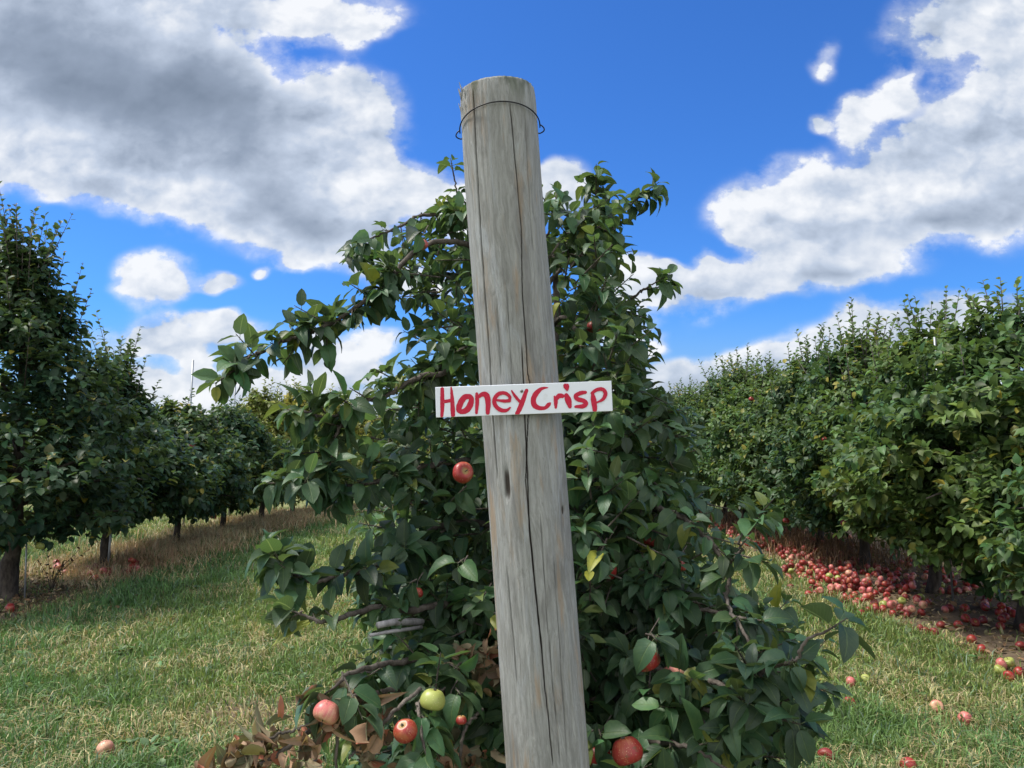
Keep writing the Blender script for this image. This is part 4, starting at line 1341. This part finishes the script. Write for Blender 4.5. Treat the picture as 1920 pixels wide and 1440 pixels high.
SINGLE = [
    (197, 1424, 'apple_pink', 'yellow and red apple in the grass at the bottom left', 1.15),
    (1593, 1334, 'apple_red', 'bright red apple alone in the grass right of the tree', 1.0),
    (1596, 1292, 'apple_pink', 'half buried pink apple in dry grass behind a pale one', .9),
    (1624, 1286, 'apple_green', 'pale yellow apple in dry grass right of the tree', .9),
    (1548, 1308, 'apple_pink', 'pinkish apple in dry grass beside the tree tips', .95),
    (1757, 1340, 'apple_pink', 'split pink apple lying in the grass at the lower right', 1.0),
    (1809, 1362, 'apple_pink', 'pale bitten apple in the grass nearest the lower right corner', 1.0),
    (1549, 1437, 'apple_dark', 'dark rotting apple at the bottom edge right of the tree', 1.1),
    (1703, 1452, 'apple_red', 'red apple cut off by the bottom edge at the right', 1.0),
    (1236, 1345, 'apple_pink', 'red apple on the ground under the branches right of the post', 1.2),
    (1840, 1224, 'apple_red', 'bright red apple alone on bare soil, nearer of two', 1.0),
    (1822, 1205, 'apple_red', 'dull red apple alone on bare soil, farther of two', 1.0),
    (1914, 1218, 'apple_dark', 'dark red apple on soil at the right edge', 1.05),
    (1765, 1178, 'apple_dark', 'dark red apple on soil below the hanging branch', 1.0),
    (1752, 1192, 'apple_dark', 'dull red apple, right one of three in a row on soil', 1.0),
    (1736, 1188, 'apple_dark', 'dull red apple, middle one of three in a row on soil', .95),
    (1726, 1187, 'apple_dark', 'dull red apple, left one of three in a row on soil', .8),
    (18, 1148, 'apple_red', 'red apple in shaded dry grass at the left edge', 1.3),
    (632, 1420, 'apple_pink', 'small pink apple in grass under the dead branch', .6),
    (1875, 1270, 'apple_green', 'green apple at the left end of the small pile on the grass edge', 1.0),
    (1892, 1275, 'apple_red', 'red apple at the front of the small pile on the grass edge', 1.0),
    (1911, 1268, 'apple_red', 'red apple at the right of the small pile on the grass edge', 1.05),
    (1878, 1258, 'apple_pink', 'pink apple at the back of the small pile on the grass edge', 1.0),
]
for px, py, mk, lab, s in SINGLE:
    x, y = ground_at(px, py)
    z0 = None
    if soil_amount(np.array([x]), np.array([y]))[0] < .4:
        z0 = float(gz(x, y)) + .02
    drop(x, y, mk, lab, 'windfall apples lying singly', z0, s)
gx0, gy0 = ground_at(1885, 1268)
drop(gx0 - .01, gy0 + .02, 'apple_pink', 'pink apple lying on top of the small pile on the grass edge', 'windfall apples lying singly', float(gz(gx0, gy0)) + .05, 1.0)
drop(gx0 + .06, gy0 + .05, 'apple_green', 'yellowish apple on top right of the small pile on the grass edge', 'windfall apples lying singly', float(gz(gx0, gy0)) + .05, 1.0)
# small clusters and the long drift along the edge of the soil
placed = [(o.location.x, o.location.y, o.location.z) for o in COL.objects if o.name.startswith('fallen_apple') and 'label' in o]
KIND_WORD = {'apple_red': 'red', 'apple_pink': 'pale pink', 'apple_green': 'green', 'apple_dark': 'dull dark red'}


def try_drop(x, y, maxl=1):
    """settle on the ground or on the apples already there"""
    z = float(gz(x, y))
    near = [(math.hypot(x - a, y - b), c_ - .03) for a, b, c_ in placed if abs(x - a) < .08 and abs(y - b) < .08]
    hit = [q for q in near if q[0] < .060]
    if len(hit) > maxl:
        return None
    for dd, zb in hit:
        z = max(z, zb + math.sqrt(max(0, .068 ** 2 - dd * dd)))
    if z - float(gz(x, y)) > .10:
        return None
    placed.append((x, y, z + .03))
    return z


def skin():
    q = rng.random()
    return 'apple_red' if q < .36 else 'apple_pink' if q < .64 else 'apple_dark' if q < .93 else 'apple_green'


n_ind, far_v = 0, []
CL = [(1200, 1665, 1150, 9, .10), (1, 1705, 1150, 5, .07), (1, 1618, 1130, 26, .17), (1, 1598, 1112, 24, .15), (1, 1570, 1112, 14, .13), (1, 1528, 1092, 26, .17), (1, 1505, 1082, 18, .15), (1, 1560, 1092, 8, .16),
      (1, 1740, 1100, 10, .2), (1, 1710, 1120, 8, .12), (1, 1620, 1098, 6, .15), (1, 1660, 1105, 5, .2), (1, 1800, 1148, 12, .2), (1, 1840, 1155, 8, .2), (1, 1700, 1090, 9, .3), (1, 1905, 1160, 8, .22), (1, 1600, 1075, 10, .25), (1, 1585, 1062, 8, .25)]
for _, px, py, n, s in CL:
    cx, cy = ground_at(px, py)
    for q in range(n):
        x, y = cx + rng.normal(0, s), cy + rng.normal(0, s * 1.3)
        z0 = try_drop(x, y)
        if z0 is None:
            continue
        mk = skin()
        drop(x, y, mk, '%s fallen apple in the drift by the nearer trunks of the right row' % KIND_WORD[mk], 'fallen apples under the right row', z0, float(rng.uniform(.85, 1.08)))
        n_ind += 1
far = []
while n_ind < 240 or len(far) < 230:
    y = 7.6 + 7.5 * rng.random() ** 1.3
    x = 3.22 + 1.0 * rng.random() ** 1.5 + .12 * math.sin(y * 2.1)
    if rng.random() < .42:
        x = 3.3 + 1.7 * rng.random()
    z0 = try_drop(x, y, 2)
    if z0 is None:
        continue
    mk = skin()
    if y < 9.6 and n_ind < 240:
        drop(x, y, mk, '%s fallen apple in the middle of the drift along the right row' % KIND_WORD[mk], 'fallen apples under the right row', z0, float(rng.uniform(.85, 1.08)))
        n_ind += 1
    elif len(far) < 230:
        far.append((x, y, z0, mk))
    elif n_ind < 240:
        n_ind += 1
for mk in proto:
    for o in proto[mk]:
        if o.name not in used_proto:
            bpy.data.objects.remove(o)
# the far end of the drift, past counting: one object
um = apple_mesh('tmp', M['apple_red'], .036, 12, 8, seed=900)
cnt = len(um.data.vertices)
tvv = np.empty(cnt * 3, np.float32); um.data.vertices.foreach_get('co', tvv); tvv = tvv.reshape(-1, 3)
polys = [tuple(p_.vertices) for p_ in um.data.polygons]
q4 = np.array([p_ for p_ in polys if len(p_) == 4]); q3 = np.array([p_ for p_ in polys if len(p_) == 3])
bpy.data.objects.remove(um)
mkeys = list(KIND_WORD)
VV, F4, F3, m4, m3 = [], [], [], [], []
from mathutils import Euler
for i, (x, y, z0, mk) in enumerate(far):
    rm = np.array(Euler(tuple(rng.uniform(-PI, PI, 3))).to_matrix())
    VV.append(tvv @ rm.T + np.array([x, y, z0 + .03]))
    F4.append(q4 + i * cnt); F3.append(q3 + i * cnt)
    m4 += [mkeys.index(mk)] * len(q4); m3 += [mkeys.index(mk)] * len(q3)
fo = mesh('fallen_apple_drift', np.vstack(VV), [np.vstack(F4), np.vstack(F3)], [M[q] for q in mkeys], midx=m4 + m3)
tag(fo, 'far end of the drift of fallen red apples along the right row', 'apples', kind='stuff')
# apples in the dry grass under the left row
for i in range(26):
    px, py = ((100 + 20 * rng.random(), 1075) if i < 7 else (165 + 15 * rng.random(), 1078) if i < 13 else (245 + 14 * rng.random(), 1070) if i < 20 else (110 + 150 * rng.random(), 1080))
    x, y = ground_at(px, py + rng.normal(0, 5))
    z0 = try_drop(x, y)
    if z0 is not None:
        drop(x, y, 'apple_red' if i % 3 else 'apple_pink', '%s fallen apple in the brown grass between the first two left trunks' % ('red' if i % 3 else 'pale pink'),
             'fallen apples under the left row', z0 + .02, 1.0)


# ------------------------------------------------------------------ grass
def blades(x, y, h, w, col, lean, rng, name, label, curlf=.6):
    n = len(x)
    z = gz(x, y)
    a = rng.random(n) * 2 * PI
    la = rng.random(n) * 2 * PI
    sd_ = np.stack([np.cos(a), np.sin(a), np.zeros(n)], -1)
    ld = np.stack([np.cos(la), np.sin(la), np.zeros(n)], -1)
    b = np.stack([x, y, z - .005], -1)
    V = np.empty((n, 5, 3))
    V[:, 0] = b - sd_ * w[:, None] * .5
    V[:, 1] = b + sd_ * w[:, None] * .5
    md = b + ld * (h * lean * .35)[:, None]; md[:, 2] += h * .6
    V[:, 2] = md + sd_ * w[:, None] * .42
    V[:, 3] = md - sd_ * w[:, None] * .42
    tp = b + ld * (h * lean)[:, None]; tp[:, 2] += h * (1 - .35 * lean.clip(0, 1.6))
    V[:, 4] = tp
    k = np.arange(n) * 5
    Q = np.stack([k, k + 1, k + 2, k + 3], -1); T = np.stack([k + 3, k + 2, k + 4], -1)
    o = mesh(name, V.reshape(-1, 3), [Q, T], M['grass'], col=np.repeat(col, 5, axis=0))
    return tag(o, label, 'grass', kind='stuff')


rng = np.random.default_rng(9)


def scatter(n, d0, d1, xf, power):
    u_ = rng.random(n)
    k = 1 - power
    y = (d0 ** k + u_ * (d1 ** k - d0 ** k)) ** (1 / k)
    x = (rng.random(n) * 2 - 1) * xf * y
    return x, y


x, y = scatter(760000, 2.4, 48, .95, 1.15)
patch = fbm(x * .8, y * .8, 21, 3)
fine = fbm(x * 4, y * 4, 22, 2)
soil = soil_amount(x, y)
dens = (.35 + .9 * fine) * (1 - soil * .96)
dryl = (np.abs(x - ROW_L - .1) < .75) & (y > 7.6)
dens = np.where(dryl, dens * .6, dens)
keep = rng.random(len(x)) < dens
x, y, patch, fine, soil = x[keep], y[keep], patch[keep], fine[keep], soil[keep]
n = len(x)
lush = np.clip((fbm(x * .55 + 3, y * .55, 25, 3) - .36) * 3.2, 0, 1)
lush = np.maximum(lush * .8, np.clip(1.2 - np.abs(x - ROW_L - 1.15) / .7, 0, 1) * np.clip((12 - y) / 3, 0, 1) * .9)
lush = np.maximum(lush, np.clip((-x - 2.1) / .8, 0, 1) * np.clip((5.6 - y) / .8, 0, 1) * .8)
dry = rng.random(n) < (.14 + .38 * (fbm(x * 1.7, y * 1.7, 71, 3) > .55) - .22 * lush + .45 * soil)
gcol = np.array([.150, .212, .058]) * (1 - lush[:, None]) + np.array([.080, .175, .058]) * lush[:, None]
blue = (rng.random(n) < .14)[:, None]
gcol = np.where(blue, np.array([.12, .185, .115]), gcol)
scol = np.array([.36, .315, .165])
col = np.where(dry[:, None], scol * (1 + rng.normal(0, .25, (n, 1))), gcol * (1 + rng.normal(0, .26, (n, 1)))).clip(.01, .75)
col = col * (1 + rng.normal(0, .06, (n, 3)))
tuft = fbm(x * 7, y * 7, 61, 2)
h = (.045 + .075 * rng.random(n) ** 1.5 + .05 * lush * rng.random(n)) * (.45 + 1.1 * tuft) * np.where(dry, .9, 1)
h = h * np.clip(.6 + .4 * (1 - soil), .3, 1)
w = .0032 + .0006 * y + .0022 * rng.random(n)
lean = np.abs(rng.normal(.6, .4, n)) + np.where(dry, .4, 0)
blades(x, y, h, w, col.clip(.005, .7), lean, rng, 'grass', 'green and straw coloured mown grass covering the lanes between the rows')
# tall rusty dry grass under the left row
n = 95000
y = 7.7 + 22 * rng.random(n) ** 1.4
x = ROW_L + .03 * (y - 7.3) + .1 + rng.normal(0, .42, n)
k_ = rng.random(n) < np.clip((y - 7.6) / 1.4, .12, 1) * np.clip((fbm(x * 1.6, y * 1.6, 41, 3) - .30) * 3.2, .06, 1)
x, y = x[k_], y[k_]; n = len(x)
tone = fbm(x * 1.2, y * 1.2, 42, 2)[:, None]
col = (np.array([.55, .43, .27]) * tone + np.array([.44, .27, .17]) * (1 - tone)) * (1 + rng.normal(0, .25, (n, 1)))
gr = (rng.random(n) < .16)[:, None]
col = np.where(gr, np.array([.14, .17, .06]), col).clip(.02, .5)
h = (.06 + .16 * rng.random(n) + .12 * rng.random(n) ** 6) * np.clip((y - 6.6) / 2.5, .5, 1) * (.5 + fbm(x * 3, y * 3, 44, 2))
blades(x, y, h, .003 + .0005 * y, col, np.abs(rng.normal(.65, .4, n)), rng, 'dry_grass', 'tall rusty brown dead grass along the foot of the left row')
# dead brown brush under the right row and dry stems by the far trunks
n = 9000
y = 8.6 + 9 * rng.random(n)
x = ROW_R + .05 + rng.normal(0, .38, n)
k_ = rng.random(n) < .25 + .75 * np.exp(-((y - 10.3) / .9) ** 2) + .25 * (y > 12)
x, y = x[k_], y[k_]; n = len(x)
col = np.array([.17, .10, .055]) * (1 + rng.normal(0, .3, (n, 1))).clip(.3, 2)
blades(x, y, .06 + .26 * rng.random(n), .003 + .0006 * y, col.clip(.01, .5), np.abs(rng.normal(.5, .3, n)), rng, 'dry_brush', 'dry brown brush around the trunks of the right row')
# leaf litter and straw: under the tree at the post, on the soil strip, round the first left trunk
n = 8000
reg = rng.integers(0, 3, n)
x = np.where(reg == 0, rng.normal(.05, .55, n), np.where(reg == 1, rng.uniform(3.2, 5.3, n), ROW_L + rng.normal(0, .6, n)))
y = np.where(reg == 0, rng.uniform(2.3, 4.2, n), np.where(reg == 1, rng.uniform(4, 12, n), rng.uniform(6.6, 9.5, n)))
B = np.stack([x, y, gz(x, y) + .008 + .02 * rng.random(n)], -1)
L = rng.normal(0, 1, (n, 3)); L[:, 2] *= .2
N = rng.normal(0, .4, (n, 3)); N[:, 2] += 1
col = np.array([.16, .10, .06]) * (1 + rng.normal(0, .35, (n, 1))).clip(.3, 2.2)
pale = (rng.random(n) < .35)[:, None]
col = np.where(pale, np.array([.30, .24, .15]) * (1 + rng.normal(0, .2, (n, 1))), col).clip(.02, .6)
sz = rng.uniform(.03, .08, n)
V, Q, UV, CC = leaf_arrays(B, L, N, sz, sz * rng.uniform(.08, .30, n), rng.uniform(-.3, .6, n), rng.uniform(.1, 1.0, n), col, 4, rng, .1)
tag(mesh('leaf_litter', V, Q, M['dry_leaf'], col=CC, uv=UV), 'brown fallen leaves and straw lying on the bare soil', 'leaf litter', kind='stuff')

# ------------------------------------------------------------------ stakes, wire, weed
def stake(px, ytop, d, x_at=None, label='', r=.017, tilt=0.0):
    tp = P(px, ytop, d)
    x0 = tp[0] + tilt
    b = np.array([x0, d, float(gz(x0, d)) - .1])
    mb = MB()
    mb.tube([tp - b, (tp - b) * .5, [0, 0, 0]], r, 8)
    o = mb.build('metal_stake', M['metal'])
    o.location = b
    tag(o, label, 'stake', 'metal stakes in the rows')
    return tp


tops = [stake(362, 675, 12.9, label='thin grey metal stake rising above the left row, tallest of three', tilt=-.10),
        stake(442, 697, 14.6, label='thin grey metal stake above the left row, middle one of three', tilt=-.08),
        stake(524, 727, 16.6, label='thin grey metal stake above the left row, rightmost of three', tilt=-.08)]
stake(1752, 632, 7.0, label='thin grey metal stake poking out above the right row', r=.009, tilt=.1)
stake(51, 985, 7.22, label='dark thin stake standing against the thick left trunk', r=.008, tilt=.0)
stake(209, 980, 8.9, label='pale thin stake leaning on the second left trunk', r=.013, tilt=-.03)
mb = MB()
wpts = []
for a, b in zip(tops[:-1], tops[1:]):
    for q in np.linspace(0, 1, 8):
        p_ = a * (1 - q) + b * q
        wpts.append(p_ + np.array([0, 0, -.78 - .03 * 4 * q * (1 - q)]))
first = P(290, 742, 10.6)
mb.tube([first] + wpts, .0028, 5)
tag(mb.build('trellis_wire', M['wire']), 'thin wire strung between the stakes above the left row', 'wire')

rng = np.random.default_rng(15)
wx_, wy_ = ground_at(95, 1110)
weed = thing('dead_weed', (wx_, wy_, float(gz(wx_, wy_))), 'dark dead weed with small dry seed heads beside the thick left trunk', 'weed')
mb = MB()
bs2 = []
for i in range(7):
    tip = np.array([rng.normal(.08, .12), rng.normal(0, .08), rng.uniform(.2, .42)])
    pth = smooth_path([[0, 0, -.02], tip * np.array([.3, .3, .5]), tip], 8)
    mb.tube(pth, np.linspace(.004, .0015, 8), 5)
    for q in range(3, 8):
        bs2.append(pth[q])
mb.build('stem', M['bark_dark'], weed)
bs2 = np.array(bs2); n = len(bs2)
V, Q, UV, CC = leaf_arrays(bs2, rng.normal(0, 1, (n, 3)), rng.normal(0, 1, (n, 3)), rng.uniform(.02, .05, n), rng.uniform(.006, .012, n),
                           rng.uniform(0, 1, n), rng.uniform(.3, 1, n), np.tile((.05, .025, .02), (n, 1)), 4, rng, .2)
mesh('foliage', V, Q, M['dry_leaf'], weed, col=CC, uv=UV)

# broad-leaved weeds and clover in the sward
rng = np.random.default_rng(28)
n = 900
x, y = scatter(n, 2.7, 13, .75, 1.02)
kw_ = (soil_amount(x, y) < .4) & (fbm(x * 1.1, y * 1.1, 81, 2) > .45)
x, y = x[kw_], y[kw_]; n = len(x)
base = np.stack([x, y, gz(x, y) + .02], -1)
an = rng.random((n, 7)) * 2 * PI
L = np.stack([np.cos(an), np.sin(an), np.full(an.shape, .45) + rng.normal(0, .2, an.shape)], -1).reshape(-1, 3)
B = np.repeat(base, 7, 0) + L * .012 + np.array([0, 0, .02]) * rng.random((n * 7, 1))
k = len(B)
C = leaf_cols(k, (.075, .135, .05), rng, .08, .25, (.25, .22, .05))
sz = rng.uniform(.025, .06, k)
V, Q, UV, CC = leaf_arrays(B, L, np.tile((0, 0, 1.), (k, 1)) + rng.normal(0, .2, (k, 3)), sz, sz * .3, rng.uniform(0, .6, k), rng.uniform(.1, .5, k), C, 4, rng)
tag(mesh('ground_weeds', V, Q, M['leaf'], col=CC), 'small broad-leaved weeds growing in the mown grass', 'weeds', kind='stuff')
